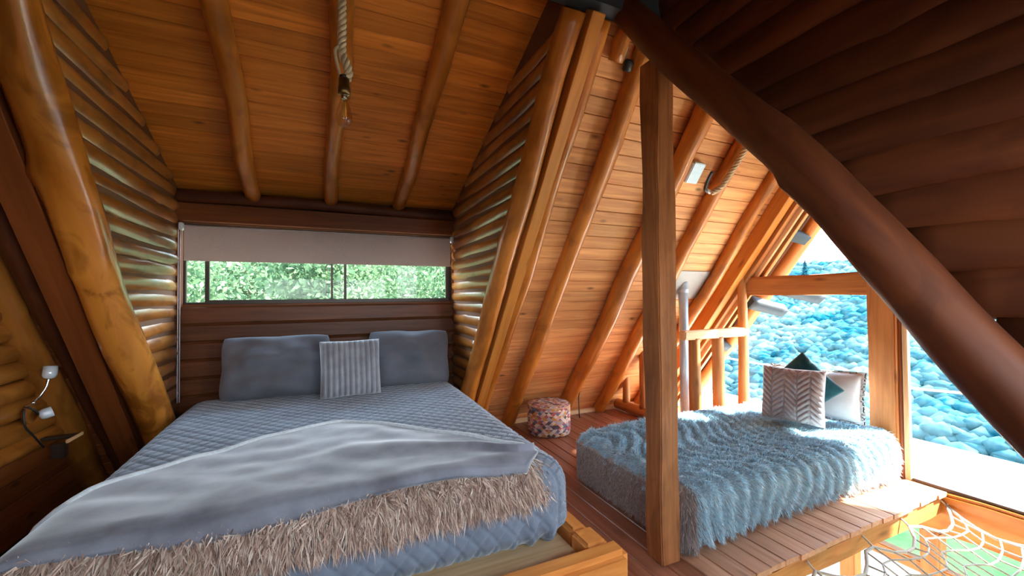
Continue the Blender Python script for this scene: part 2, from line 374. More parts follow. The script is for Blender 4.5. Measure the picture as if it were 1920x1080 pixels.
def log(name, A, B, r0, r1, mat, parent=None, seed=0, seg=14, bend=.015, rough=.07, flat=1.0, knots=3, step=.07, squash=1.0):
    """a peeled trunk from A to B: wandering axis, uneven girth, knot swellings; local x along it"""
    A = Vector(A); B = Vector(B); L = (B-A).length; x = (B-A).normalized()
    yv = Vector((0, 0, 1)).cross(x) if abs(x.z) < .95 else Vector((1, 0, 0))
    m = basis(A, x, yv)
    n = max(4, int(L/step)); V = []; F = []
    R = random.Random(seed); kn = [(R.uniform(.1, .9)*L, R.uniform(0, 2*PI), R.uniform(.10, .28)) for _ in range(knots)]
    for i in range(n+1):
        s = L*i/n; t = i/n; r = r0+(r1-r0)*t
        cy = bend*noise.noise(Vector((s*1.1, seed*3.1, 0))); cz = bend*noise.noise(Vector((s*1.1, seed*3.1, 7.7)))
        for k in range(seg):
            a = 2*PI*k/seg
            d = 1+rough*noise.noise(Vector((s*2.2+seed*9.3, math.cos(a)*1.1, math.sin(a)*1.1)))+rough*.5*noise.noise(Vector((s*7+seed*5.3, math.cos(a)*2.2, math.sin(a)*2.2)))
            for ks, ka, kh in kn:
                da = math.atan2(math.sin(a-ka), math.cos(a-ka)); e = ((s-ks)/.05)**2+(da/.5)**2
                if e < 6: d += kh*math.exp(-e)
            V.append((s, cy+r*d*math.cos(a)*squash, cz+r*d*math.sin(a)*flat))
    for i in range(n):
        for k in range(seg): F.append((i*seg+k, i*seg+(k+1) % seg, (i+1)*seg+(k+1) % seg, (i+1)*seg+k))
    F.append(tuple(range(seg-1, -1, -1))); F.append(tuple(n*seg+k for k in range(seg)))
    me = mesh_np(name, V, F); me.polygons[-1].use_smooth = False; me.polygons[-2].use_smooth = False
    return link(name, me, mat, parent, m)
def slab(name, corners, thick, mat, parent=None):
    """prism: polygon (3D corners, planar) thickened along its normal"""
    c = [Vector(p) for p in corners]; nrm = (c[1]-c[0]).cross(c[2]-c[0]).normalized()*thick
    n = len(c); V = c+[p+nrm for p in c]; F = [tuple(range(n-1, -1, -1)), tuple(range(n, 2*n))]+[(i, (i+1) % n, (i+1) % n+n, i+n) for i in range(n)]
    me = bpy.data.meshes.new(name); me.from_pydata([tuple(v) for v in V], [], F); me.update()
    return link(name, me, mat, parent)
def struct(o): o['kind'] = 'structure'; return o

# ------------------------------------------------------------------ shell: roofs, walls, floor
PT = .02
def roof_slab(name, x0, x1, side, y0, y1):
    z = zs if side > 0 else zn
    pts = [(x0, y0, z(y0)), (x1, y0, z(y0)), (x1, y1, z(y1)), (x0, y1, z(y1))]
    off = Vector((0, SA*side, CA))*(PT+.004)
    pts = [tuple(Vector(p)+off) for p in pts]
    n = (Vector(pts[1])-Vector(pts[0])).cross(Vector(pts[2])-Vector(pts[0]))
    if n.z < 0: pts = pts[::-1]
    return pts
def build_slab(name, pts, thick=.1, mat='roof_shell', parent=None): return slab(name, pts, thick, mat, parent)

ceiling = struct(build_slab('ceiling', roof_slab('c', DR+.06, XG+.62, 1, YF+.12, YR-.06)))
ceiling_left = struct(build_slab('ceiling_left', roof_slab('c', XL-.15, DL-.06, 1, YF+.12, YR-.06)))
ceiling_front = struct(build_slab('ceiling_front', roof_slab('c', 1.86, XG+.62, -1, YN-.12, YR+.06)))
ceiling_corner = struct(build_slab('ceiling_corner', roof_slab('c', XL-.15, DL-.06, -1, YN-.12, YR+.06)))
def dorm_pts(y0, y1, x0, x1, side=1):
    off = PT*1.2
    if side > 0: p = [(x0, y0, zd(y0)+off), (x1, y0, zd(y0)+off), (x1, y1, zd(y1)+off), (x0, y1, zd(y1)+off)]
    else: p = [(x0, 2*YR-y0, zd(y0)+off), (x1, 2*YR-y0, zd(y0)+off), (x1, 2*YR-y1, zd(y1)+off), (x0, 2*YR-y1, zd(y1)+off)]
    n = (Vector(p[1])-Vector(p[0])).cross(Vector(p[2])-Vector(p[0]))
    return p if n.z > 0 else p[::-1]
ceiling_dormer = struct(build_slab('ceiling_dormer', dorm_pts(YB+.45, YR-.05, DL-.15, DR+.2)))
ceiling_alcove = struct(build_slab('ceiling_alcove', dorm_pts(YB+.45, YR-.05, DL-.15, 1.85, -1)))

# planks of the big slope (rows run along the ridge)
def rows(parent, x0, x1, o, up, total, width, breaks, mat, seed, gap=.0025, stop=None):
    R = random.Random(seed); s = 0; i = 0
    up = Vector(up)
    while s < total-.02:
        w = width*R.uniform(.96, 1.04) if False else width
        bs = [x0]+sorted(R.sample(breaks, 1) if breaks else [])+[x1]
        for a, b in zip(bs[:-1], bs[1:]):
            base = Vector(o)+up*s
            n = Vector((1, 0, 0)).cross(up)
            base = base-n*(PT+R.uniform(0, .0025)); base.x = a
            plank('plank', parent, b-a-.002, w-gap, PT, mat, basis(base, (1, 0, 0), up))
        s += w; i += 1
UPS = (0, -CA, SA); LS = (YF-YR)/CA
rows(ceiling, DR+.08, XG+.02, (0, YF, 0), UPS, LS-.13, .112, [1.8, 2.45, 3.0, 3.6], 'plank', 3)
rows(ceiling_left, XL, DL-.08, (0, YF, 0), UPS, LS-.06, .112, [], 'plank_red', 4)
UPD = (0, -CB, SB)
rows(ceiling_dormer, DL-.05, DR+.1, (0, YB+.02, ZD-.008), UPD, (YB-YR)/CB, .118, [-.55, .05, .66], 'plank_dormer', 5)

# log rafters of the big slope
NS = Vector((0, -SA, -CA))
def rafter(parent, x, r, seed, z0=.02, z1=None, mat='log', off=.75, dx=0, knots=4, rough=.12, bend=.035):
    z1 = z1 if z1 is not None else zs(YR)-.12
    A = Vector((x, ys(z0), z0))+NS*r*off; B = Vector((x+dx, ys(z1), z1))+NS*r*off
    return log('rafter', A, B, r*1.06, r*.94, mat, parent, seed, knots=knots, rough=rough, bend=bend)
for i, (x, r) in enumerate([(1.80, .070), (2.46, .078), (3.0, .066), (3.6, .062)]): rafter(ceiling, x, r, 20+i)
def sloped_board(parent, x0, x1, d0, d1, mat, z0=.0, z1=None, name='rafter'):
    """squared timber along the slope between x0..x1, depths d0..d1 below the plank face"""
    z1 = z1 if z1 is not None else zs(YR)-.1
    A = Vector((x0, ys(z0), z0))+NS*d0
    L = (Vector((x0, ys(z1), z1))-Vector((x0, ys(z0), z0))).length
    up = Vector(UPS); bm = bmesh.new(); box_bm(bm, (0, 0, 0), (L, x1-x0, d1-d0)); bmesh.ops.recalc_face_normals(bm, faces=bm.faces)
    bmesh.ops.bevel(bm, geom=bm.edges[:], offset=.004, segments=1, affect='EDGES')
    me = bpy.data.meshes.new(name); bm.to_mesh(me); bm.free()
    m = Matrix.Identity(4); ys_ = Vector((1, 0, 0)); 
    m = basis(A, up, ys_)
    if (m.to_3x3() @ Vector((0, 0, 1))).dot(NS) < 0:
        m = m @ Matrix.Diagonal((1, 1, -1, 1)); me.flip_normals()
    return link(name, me, mat, parent, m)
rafter(ceiling, 1.235, .074, 38, off=.9, knots=2)
sloped_board(ceiling, 1.315, 1.40, -.01, .135, 'board')
rafter(ceiling, 1.45, .055, 33, off=.8, knots=6, rough=.12)
big = rafter(ceiling_left, -1.105, .098, 35, off=1.05, mat='log_big', knots=7, rough=.11, bend=.05)
big['label'] = 'thick glossy log rafter with big knots'
sloped_board(ceiling_left, -1.345, -1.215, .02, .13, 'board_dark', z0=.15)
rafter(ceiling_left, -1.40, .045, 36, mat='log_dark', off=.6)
rafter(ceiling_left, -1.56, .075, 37, mat='log_siding', off=.5, knots=6)
# dormer ceiling logs
def drafter(xa, xb, r, seed):
    n = Vector((0, -SB, -CB)); A = Vector((xa, YB-.02, zd(YB-.02)))+n*r*.75; B = Vector((xb, YR+.05, zd(YR+.05)))+n*r*.75
    log('rafter', A, B, r*.97, r*1.12, 'log', ceiling_dormer, seed, knots=6, rough=.13, bend=.035)
drafter(-.575, -.505, .062, 41); drafter(.04, .085, .058, 42); drafter(.645, .70, .060, 43)
# ridge board and the block with a white fitting under it
box('trim_1', (DL-.1, YR-.05, 2.985), (XG+.5, YR+.05, 3.4), 'dark_panel', None)['kind'] = 'structure'

# ---- gable wall at the left: half-round logs
wall_left = struct(slab('wall_left', [(XL-.07, YN-.1, -.1), (XL-.07, YF+.1, -.1), (XL-.07, YR, zs(YR)+.2)], -.1, 'roof_shell'))
z = .545; i = 0
while z < 2.9:
    y0, y1 = yn(z)+.02, ys(z)-.02
    log('half_log', (XL-.03, y0, z), (XL-.03, y1, z), .062, .060, 'log_siding', wall_left, 60+i, seg=12, knots=3, rough=.05, step=.12); z += .112; i += 1
for k in range(4):
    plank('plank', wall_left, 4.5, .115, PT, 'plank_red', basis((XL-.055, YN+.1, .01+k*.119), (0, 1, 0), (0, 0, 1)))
# ---- dormer cheeks: half-round logs
def cheek(name, x, s, seed):
    # vertical triangle between the main slope, the dormer roof and the back wall
    yt = YR
    pts = [(x+s*.07, YB+.1, .0), (x+s*.07, YB+.1, zd(YB)), (x+s*.07, yt, zd(yt)), (x+s*.07, yt, zs(yt)-.0)]
    w = struct(slab(name, pts, .08*(-s if True else s), 'roof_shell'))
    z = .42; i = 0
    while z < 3.0:
        y0 = max(ys(z)-.03, YR+.05); y1 = YB
        if z > ZD-.03: y1 = min(YB, YB-(z-ZD)/TB-.05)
        if y1-y0 > .08:
            log('half_log', (x+s*.03, y0, z), (x+s*.03, y1, z), .060, .058, 'log_siding', w, seed+i, seg=12, knots=2, rough=.07, step=.08)
        z += .108; i += 1
    return w
cheek('wall_dormer_left', DL, -1, 100); cheek('wall_dormer_right', DR, 1, 140)
# ---- cheek of the alcove the camera stands in (at the right, its shade put into the dark log colour)
XC = 1.76
wall_alcove = struct(slab('wall_alcove_right', [(XC+.04, -.62, -.1), (XC+.04, YR+.1, zn(YR)+.1), (XC+.04, YR+.1, zd(YR)+.2), (XC+.04, -.62, zd(YB))], .06, 'roof_shell'))
z = .12; i = 0
while z < 3.2:
    y1 = min(yn(z)+.07, YR); y0 = -.5
    if z > ZD: y0 = -.5+(z-ZD)/TB
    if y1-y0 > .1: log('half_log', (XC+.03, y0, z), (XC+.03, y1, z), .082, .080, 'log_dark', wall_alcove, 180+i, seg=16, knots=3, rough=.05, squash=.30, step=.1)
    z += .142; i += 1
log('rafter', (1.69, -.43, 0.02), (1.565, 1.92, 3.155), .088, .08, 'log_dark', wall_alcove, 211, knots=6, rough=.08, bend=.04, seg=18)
struct(slab('wall_alcove_left', [(DL-.04, -.62, -.1), (DL-.04, YR+.1, zn(YR)+.1), (DL-.04, YR+.1, zd(YR)+.2), (DL-.04, -.62, zd(YB))], .06, 'wall_board'))

# ---- dormer back wall with its window
WX0, WX1, WZ0, WZ1 = -1.075, 1.19, 1.335, 2.02
def wall_with_hole(name, y, d, mat, ztop=None):
    WZ1 = ztop or globals()['WZ1']
    o = bpy.data.objects.new(name, None)
    bm = bmesh.new(); x0, x1, z0, z1 = DL-.15, DR+.15, -.1, ZD+.1
    for lo, hi in (((x0, z0), (x1, WZ0)), ((x0, WZ1), (x1, z1)), ((x0, WZ0), (WX0, WZ1)), ((WX1, WZ0), (x1, WZ1))):
        box_bm(bm, (lo[0], min(y, y+d), lo[1]), (hi[0], max(y, y+d), hi[1]))
    bmesh.ops.recalc_face_normals(bm, faces=bm.faces); me = bpy.data.meshes.new(name); bm.to_mesh(me); bm.free()
    return struct(link(name, me, mat))
wall_back = wall_with_hole('wall_back', YB+.022, .12, 'roof_shell')
z = .0; i = 0
for i in range(9):
    h = .147
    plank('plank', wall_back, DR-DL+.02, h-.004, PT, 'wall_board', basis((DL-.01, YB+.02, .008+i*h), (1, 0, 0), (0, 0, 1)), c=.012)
plank('plank', wall_back, DR-DL+.02, .15, PT+.03, 'board_dark', basis((DL-.01, YB+.02, 2.035), (1, 0, 0), (0, 0, 1)))
log('top_plate', (DL-.02, YB-.02, 2.245), (DR+.02, YB-.02, 2.235), .052, .05, 'log_dark', wall_back, 221, knots=3)
for x in (DL+.012, WX1+.004): plank('plank', wall_back, .7, .032, PT+.012, 'board_dark', basis((x, YB+.02, WZ0-.01), (0, 0, 1), (-1, 0, 0)) if False else basis((x+.032, YB+.02, WZ0-.01), (0, 0, 1), (-1, 0, 0)))
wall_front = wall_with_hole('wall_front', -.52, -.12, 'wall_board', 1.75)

def window(n, y, face):
    w = box('window_%d' % n, (WX0, y+.03*face, WZ0-.01), (WX1, y+.10*face, WZ0+.012), 'board_dark', None); struct(w)
    yf = y+.04*face
    def bar(name, lo, hi, parent=w, mat='bronze'):
        return box(name, (lo[0], min(yf, yf+.03*face), lo[1]), (hi[0], max(yf, yf+.03*face), hi[1]), mat, parent, bevel=.003, seg=1)
    bar('sill_rail', (WX0, WZ0+.012), (WX1, WZ0+.03)); bar('head_rail', (WX0, WZ1-.03), (WX1, WZ1))
    bar('stile', (WX0, WZ0+.03), (WX0+.016, WZ1-.03)); bar('stile', (WX1-.026, WZ0+.03), (WX1, WZ1-.03))
    yf = y+.015*face
    f = bar('sash', (-.925, WZ0+.012), (1.165, WZ0+.048)); bar('sash', (-.925, WZ0+.048), (-.895, WZ1-.03)); 
    bar('sash', (.038, WZ0+.048), (.056, WZ1-.03)); bar('sash', (.150, WZ0+.048), (.174, WZ1-.03)); bar('sash', (1.135, WZ0+.048), (1.165, WZ1-.03))
    for a, b, dy in ((WX0+.017, -.926, .055), (-.894, .037, .03), (.057, .149, .035), (.175, 1.134, .03)):
        yy = y+dy*face; box('pane', (a, min(yy, yy+.004*face), WZ0+.049), (b, max(yy, yy+.004*face), WZ1-.03), 'glass', w)
    return w
window(1, YB, 1); window(2, -.52, -1)

# ---- floor: boards across, a platform edge over the netted void
floor = bpy.data.meshes.new('floor'); bm = bmesh.new()
box_bm(bm, (XL-.1, YN-.1, -.12), (1.75, YF+.1, -.026)); box_bm(bm, (1.75, 1.40, -.10), (XG-.02, YF+.1, -.026)); bmesh.ops.recalc_face_normals(bm, faces=bm.faces); bm.to_mesh(floor); bm.free()
floor = struct(link('floor', floor, 'roof_shell'))
R = random.Random(5); x = XL; W_ = .118    # floor boards
while x < 1.72:
    plank('plank', floor, YF-YN, W_-.003, .024, 'floor_wood', basis((x+W_-.003, YN, -.025-R.uniform(0, .0015)), (0, 1, 0), (-1, 0, 0))); x += W_
xb = x; i = 0
while x < XG-.12:
    j = R.uniform(0, .012)
    plank('plank', floor, .305, W_-.0025, .028, 'deck_wood', basis((x+W_-.0025, 1.372+j, -.028-R.uniform(0, .0015)), (0, 1, 0), (-1, 0, 0)))
    plank('plank', floor, YF-1.69, W_-.003, .024, 'floor_wood', basis((x+W_-.003, 1.69, -.025-R.uniform(0, .0015)), (0, 1, 0), (-1, 0, 0))); x += W_
box('edge_beam', (1.76, 1.392, -.155), (XG-.06, 1.51, -.029), 'frame_wood', floor, bevel=.012, jitter=.006, seed=4)
box('floor_beam', (1.70, YN, -.22), (1.80, 1.41, -.03), 'frame_wood', floor, bevel=.01, xaxis='y')
box('slope_strip', (DR+.3, YF-.09, 0), (XG, YF-.02, .05), 'pale_wood', floor, bevel=.005)

# ---- glazed gable at the right
wall_right = struct(box('wall_right', (XG-.05, YN-.1, -.30), (XG+.07, YF+.1, -.012), 'log', None, bevel=.02, xaxis='y', jitter=.008, seed=9))
tie = box('tie_beam', (XG-.06, yn(1.38)+.02, 1.385), (XG+.07, ys(1.57)-.02, 1.57), 'frame_wood', wall_right, bevel=.01, xaxis='y', jitter=.004, seed=3)
box('gable_post', (XG-.07, 1.625, -.01), (XG+.06, 1.80, 2.6), 'frame_wood', wall_right, bevel=.01, xaxis='z', jitter=.004, seed=8)
box('frame_strip', (XG-.02, 1.575, -.01), (XG+.02, 1.607, 2.5), 'pale_wood', wall_right, bevel=.003, xaxis='z')
box('frame_strip', (XG-.035, 1.61, -.01), (XG+.02, 1.624, 2.5), 'board_dark', wall_right, bevel=.002, xaxis='z')
def gable_board(x0, x1, d0, d1, mat, side=1):
    o = sloped_board(wall_right, x0, x1, d0, d1, mat, z0=0, z1=zs(YR)-.05)
    if side < 0:
        o.matrix_basis = Matrix.Translation((0, 2*YR, 0)) @ Matrix.Scale(-1, 4, (0, 1, 0)) @ o.matrix_basis
    return o
for sd in (1, -1):
    gable_board(3.80, 3.90, .0, .135, 'board', sd); gable_board(3.905, 3.965, .0, .17, 'frame_wood', sd)
    gable_board(3.97, 4.0, .10, .21, 'pale_wood', sd); gable_board(4.005, 4.035, .12, .24, 'frame_wood', sd)
# glass: four sheets set between the timbers
def gl(name, pts): 
    o = slab(name, [(XG+.005, y, z) for y, z in pts], .006, 'glass', wall_right); return o
gl('pane', [(1.805, .0), (1.805, 1.385), (ys(1.385)-.25, 1.385), (ys(.0)-.25, .0)])
gl('pane', [(yn(0)+.25, .0), (yn(1.35)+.25, 1.35), (1.57, 1.38), (1.57, .0)])
gl('pane', [(1.805, 1.575), (1.805, zs(1.805)-.35), (ys(1.575)-.25, 1.575)])
gl('pane', [(1.57, 1.575), (yn(1.575)+.25, 1.575), (1.57, zn(1.57)-.35)])
box('sill_track', (XG-.005, .1, -.012), (XG+.045, 1.57, .014), 'bronze', wall_right, xaxis='y')
# timbers of the storey below, seen through the net
box('lower_rail', (XG-.03, YN, -.66), (XG+.05, YF, -.57), 'frame_wood', wall_right, bevel=.008, xaxis='y')
for y in (.55, 1.46, 1.98, 3.0): box('lower_post', (XG-.06, y-.05, -2.5), (XG+.05, y+.06, -.31), 'frame_wood', wall_right, bevel=.008, xaxis='z')
# roof overhang: outer log and purlin ends
for sd in (1, -1):
    for k, xx in enumerate((4.22, 4.56)):
        z0, z1 = -.3, zs(YR)-.02; y0, y1 = ys(z0), ys(z1); n = NS*.06
        if sd < 0: y0, y1 = yn(z0), yn(z1)
        oy = n.y if sd > 0 else -n.y
        log('outer_rafter', (xx, y0+oy, z0+n.z), (xx, y1+oy, z1+n.z), .075, .07, 'frame_wood', ceiling if sd > 0 else ceiling_front, 240+k+3*sd, knots=3)
for k, (y, z) in enumerate(((2.80, 1.20), (2.44, 1.34), (3.48, .74), (2.56, 1.95))):
    log('purlin_end', (XG+.1, y+.12, z+.12), (XG+.52, y+.02, z+.02), .075, .07, 'slate', ceiling, 250+k, knots=0, seg=4)
# balcony outside the gable
bal = struct(box('floor_balcony', (XG+.08, -2.2, -.12), (5.25, 5.2, -.03), 'balcony', None))
tube('guard_rope', smooth_path([(5.15, -2.1, .56), (5.15, 1.2, .52), (5.15, 2.4, .47), (5.15, 5.1, .52)], 30), .011, 'net_cord', bal, 6)
for y in (-1.6, .55, 2.12, 4.2): box('guard_post', (5.12, y-.02, -.05), (5.17, y+.02, .85), 'pale_wood', bal, bevel=.004, xaxis='z')

# light portals in the three glazed openings (they only steer the sampling of the sky)
def portal(loc, sx, sy, direction):
    l = bpy.data.lights.new('sky_portal', 'AREA'); l.shape = 'RECTANGLE'; l.size = sx; l.size_y = sy; l.cycles.is_portal = True
    o = bpy.data.objects.new('sky_portal', l); COL.objects.link(o); o.location = loc; o.rotation_euler = Vector(direction).to_track_quat('-Z', 'Y').to_euler()
portal((XG+.35, YR, .9), 4.6, 4.6, (-1, 0, 0)); portal((.06, YB+.15, 1.68), 2.3, .8, (0, -1, 0)); portal((.06, -.66, 1.68), 2.3, .8, (0, 1, 0))

# ------------------------------------------------------------------ soft things: generators
def merge(V, Q, dec=5):
    key = np.round(V, dec); u, idx, inv = np.unique(key, axis=0, return_index=True, return_inverse=True)
    inv = inv.reshape(-1); return V[idx], inv[Q]
def rbox(lo, hi, r, step, disp=None, r_side=None):
    """rounded box surface as a dense grid; returns verts, quads, normals, source points (before displacement)"""
    lo = np.array(lo, float); hi = np.array(hi, float); c = (lo+hi)/2; h = (hi-lo)/2
    n = np.maximum(2, np.round(2*h/step).astype(int)); Vs = []; Qs = []; off = 0
    for ax in range(3):
        a, b = [(1, 2), (2, 0), (0, 1)][ax]
        ga = np.linspace(-h[a], h[a], n[a]+1); gb = np.linspace(-h[b], h[b], n[b]+1)
        A, B = np.meshgrid(ga, gb, indexing='ij'); idx = np.arange(A.size).reshape(A.shape)
        for sgn in (-1, 1):
            P = np.zeros((A.size, 3)); P[:, a] = A.ravel(); P[:, b] = B.ravel(); P[:, ax] = sgn*h[ax]
            q = np.stack([idx[:-1, :-1], idx[1:, :-1], idx[1:, 1:], idx[:-1, 1:]], -1).reshape(-1, 4)
            if sgn < 0: q = q[:, ::-1]
            Vs.append(P); Qs.append(q+off); off += len(P)
    V, Q = merge(np.vstack(Vs), np.vstack(Qs))
    inner = np.clip(V, -(h-r), h-r); d = V-inner; L = np.linalg.norm(d, axis=1)[:, None]+1e-9; N = d/L
    P = inner+N*r+c
    if disp is not None: P2 = P+N*disp(P, N)[:, None]
    else: P2 = P
    return P2, Q, N, P
def fbm(P, scale, seed=0):
    return np.array([noise.fractal(Vector((p[0]*scale+seed, p[1]*scale, p[2]*scale)), 1.0, 2.0, 3) for p in P])
def strands(name, P, D, length, width, mat, parent, droop=.4, seed=1, curl=.25, segs=2):
    """joined tapering ribbons rooted at P growing along D"""
    R = np.random.default_rng(seed); n = len(P)
    D = D/np.linalg.norm(D, axis=1)[:, None]
    L = length*R.uniform(.7, 1.25, n) if np.isscalar(length) else length*R.uniform(.8, 1.2, n)
    side = np.cross(D, R.normal(size=(n, 3))); side /= np.linalg.norm(side, axis=1)[:, None]+1e-9
    w = (width*R.uniform(.6, 1.4, n))[:, None]
    g = np.array([0, 0, -1.])
    J = R.normal(size=(n, 3))*curl
    mid = P+(D+J*.4)*(L*.5)[:, None]+g*(L*droop*.18)[:, None]
    tip = P+(D+J)*(L*.92)[:, None]+g*(L*droop*.7)[:, None]
    V = np.stack([P-side*w*.5, P+side*w*.5, mid-side*w*.5, mid+side*w*.5, tip], 1).reshape(-1, 3)
    b = np.arange(n)*5
    F = np.stack([np.stack([b, b+1, b+3], 1), np.stack([b, b+3, b+2], 1), np.stack([b+2, b+3, b+4], 1)], 1).reshape(-1, 3)
    me = mesh_quads(name, V, F)
    at = me.attributes.new('strand', 'FLOAT', 'POINT'); at.data.foreach_set('value', np.repeat(R.uniform(0, 1, n), 5).astype(np.float32))
    o = link(name, me, mat, parent); o['kind'] = 'stuff'; return o
def sample_surface(V, Q, N, n, mask=None, seed=0):
    R = np.random.default_rng(seed); T = np.vstack([Q[:, [0, 1, 2]], Q[:, [0, 2, 3]]])
    a, b, c = V[T[:, 0]], V[T[:, 1]], V[T[:, 2]]; ar = np.linalg.norm(np.cross(b-a, c-a), axis=1)
    if mask is not None: ar = ar*mask((a+b+c)/3, N[T[:, 0]])
    t = R.choice(len(T), n, p=ar/ar.sum()); u = R.random(n); v = R.random(n); f = u+v > 1; u[f] = 1-u[f]; v[f] = 1-v[f]
    P = a[t]*(1-u-v)[:, None]+b[t]*u[:, None]+c[t]*v[:, None]; return P, N[T[t, 0]]
def pillow(name, w, h, t, mat, parent, m, n=48, disp=None, pinch=.06, p=2.6, flange=0, seed=0, wr=.006, soft=0):
    """stuffed cushion: x across, y up, z front"""
    g = np.linspace(-1, 1, n+1); U, Vv = np.meshgrid(g, g, indexing='ij'); U = U.ravel(); Vv = Vv.ravel()
    s = 1-flange
    uu = np.clip(np.abs(U)/s, 0, 1); vv = np.clip(np.abs(Vv)/s, 0, 1)
    prof = np.sqrt(np.maximum(0, (1-uu**p)*(1-vv**p)))
    U0, V0 = U, Vv
    x = U*w/2*(1-pinch*(1-np.abs(Vv))**1.0*np.abs(U)); y = Vv*h/2*(1-pinch*(1-np.abs(U))**1.0*np.abs(Vv))
    x = x*(1-soft*np.abs(Vv)**5); y = y*(1-soft*np.abs(U)**5)+soft*.25*h*(np.array([noise.noise(Vector((a*1.6+seed, seed*.7, 3))) for a in U]))*np.clip(Vv, 0, 1)
    idx = np.arange(U.size).reshape(n+1, n+1); q = np.stack([idx[:-1, :-1], idx[1:, :-1], idx[1:, 1:], idx[:-1, 1:]], -1).reshape(-1, 4)
    wrk = np.array([noise.noise(Vector((a*2.2+seed, b*2.2, seed))) for a, b in zip(U, Vv)])*wr*prof
    zf = prof*t/2+wrk; zb = -prof*t/2
    if disp is not None: zf = zf+disp(x, y)*np.clip(prof*2.2, 0, 1)
    V = np.vstack([np.stack([x, y, zf], 1), np.stack([x, y, zb], 1)]); Q = np.vstack([q, q[:, ::-1]+U.size])
    V, Q = merge(V, Q, 6)
    return link(name, mesh_quads(name, V, Q), mat, parent, m)
def stand(loc, yaw, lean, spin=0):
    """cushion frame: bottom at loc, facing direction yaw (front normal), leaning back by lean"""
    f = Vector((math.cos(yaw), math.sin(yaw), 0)); up = Vector((0, 0, 1)); r = up.cross(f)
    n = f*math.cos(lean)+up*math.sin(lean); u = up*math.cos(lean)-f*math.sin(lean)
    m = basis(loc, r, u)
    if spin: m = m @ Matrix.Rotation(spin, 4, 'Z')
    return m, u

# ------------------------------------------------------------------ big bed
MX0, MX1, MY0, MY1, MZ0, MZ1, MR = -.97, 1.10, 1.70, 3.98, .205, .60, .135
bed = empty('bed_frame', (.05, 2.7, 0), 'honey-coloured low timber bed frame under the large grey mattress', 'bed')
FX0, FX1, FY0, FY1 = -1.12, 1.215, 1.43, 4.06
box('foot_rail', (FX0, FY0, .10), (FX1, FY0+.115, .285), 'bed_wood', bed, bevel=.028, seg=4, jitter=.003, seed=2)
box('side_rail', (FX1-.135, FY0+.27, .12), (FX1-.035, FY1-.1, .262), 'bed_wood', bed, bevel=.02, seg=3, xaxis='y')
box('side_rail', (FX0+.02, FY0+.12, .12), (FX0+.12, FY1-.1, .26), 'bed_wood', bed, bevel=.02, seg=3, xaxis='y')
box('corner_block', (FX1-.15, FY0+.12, .10), (FX1-.03, FY0+.262, .272), 'bed_wood', bed, bevel=.016, seg=3, xaxis='z')
box('base_board', (FX0+.12, FY0+.116, .175), (FX1-.152, FY1-.1, .20), 'pale_wood', bed)
box('head_rail', (FX0, FY1-.1, .10), (FX1, FY1, .28), 'bed_wood', bed, bevel=.02)
for lx in (FX0+.03, FX1-.14):
    for ly in (FY0+.02, FY1-.13): box('leg', (lx, ly, 0), (lx+.09, ly+.08, .11), 'bed_wood', bed, bevel=.008, xaxis='z')

CELL = .062
def quilt(P, N):
    u = P[:, 0].copy(); v = P[:, 1].copy(); dz = MZ1-P[:, 2]
    u = np.where(P[:, 0] > MX1-MR, MX1-MR+(P[:, 0]-(MX1-MR))+dz, u); u = np.where(P[:, 0] < MX0+MR, MX0+MR-((MX0+MR)-P[:, 0])-dz, u)
    v = np.where(P[:, 1] < MY0+MR, v-dz, v)
    def groove(s): 
        f = np.abs((s/CELL) % 1-.5)*2
        return np.exp(-((1-f)/.16)**2)
    a = (u+v)/math.sqrt(2); b = (u-v)/math.sqrt(2)
    g = np.maximum(groove(a), groove(b))
    soft = np.sin(u*3.1+1)*np.cos(v*2.7)*.006
    # slack gathers low on the front right corner
    k = np.exp(-((P[:, 0]-.93)/.17)**2-((P[:, 2]-.25)/.11)**2)*(N[:, 1] < -.3)
    return .006-.0115*g+soft+k*.014*np.sin(P[:, 0]*62+P[:, 2]*14)
V, Q, N, P0 = rbox((MX0, MY0, MZ0), (MX1, MY1, MZ1), MR, .0095, quilt)
keep = P0[Q].mean(1)[:, 2] > MZ0+.002
mattress = tag(link('mattress', mesh_quads('mattress', V, Q), 'quilt'), 'large mattress in a blue-grey diamond-quilted bedspread under the window', 'mattress')

def ztop(x, y):
    """height of the made-up mattress at x,y (rounded edges)"""
    dx = np.maximum(0, np.maximum(x-(MX1-MR), (MX0+MR)-x)); dy = np.maximum(0, (MY0+MR)-y)
    d = np.minimum(np.hypot(dx, dy), MR*.999)
    return MZ1-MR+np.sqrt(MR**2-d**2)
# folded plush throw with a fur side showing at the foot
hx = np.array([-1.02, -.95, -.85, -.60, -.30, .00, .10, .16, .30, .52, .71, .86, .935]); hy = np.array([1.86, 2.05, 2.225, 2.42, 2.625, 2.735, 2.755, 2.72, 2.60, 2.40, 2.17, 1.96, 1.88])
throw = empty('throw_blanket', (0, 2.1, .6), 'grey plush throw with a pale hem folded across the bed foot', 'blanket')
nu, nv = 150, 70
us = np.linspace(-1.08, .945, nu); Vt = []
def hem(x): return np.interp(x, hx, hy)
def front(x): return 1.735+.018*np.sin(x*5)+np.where(x > .85, (x-.85)*.75, 0)
def throw_z(x, y):
    base = ztop(np.clip(x, MX0+.004, None), y)+.022
    nz = np.array([noise.noise(Vector((a*1.7, b*3.3, 4.2))) for a, b in zip(x, y)])
    n2 = np.array([noise.noise(Vector((a*5.0-b*2, b*7+a*3, 1.2))) for a, b in zip(x, y)])
    t = (y-front(x))/np.maximum(.02, hem(x)-front(x))
    ridge = .030*np.exp(-((t-.42-.10*np.sin(x*3))/.10)**2)*np.clip((x+.2)/.5, 0, 1)
    return base+.014*(nz+.4)+.011*n2+ridge+.022*np.clip(1-t, 0, 1)**2
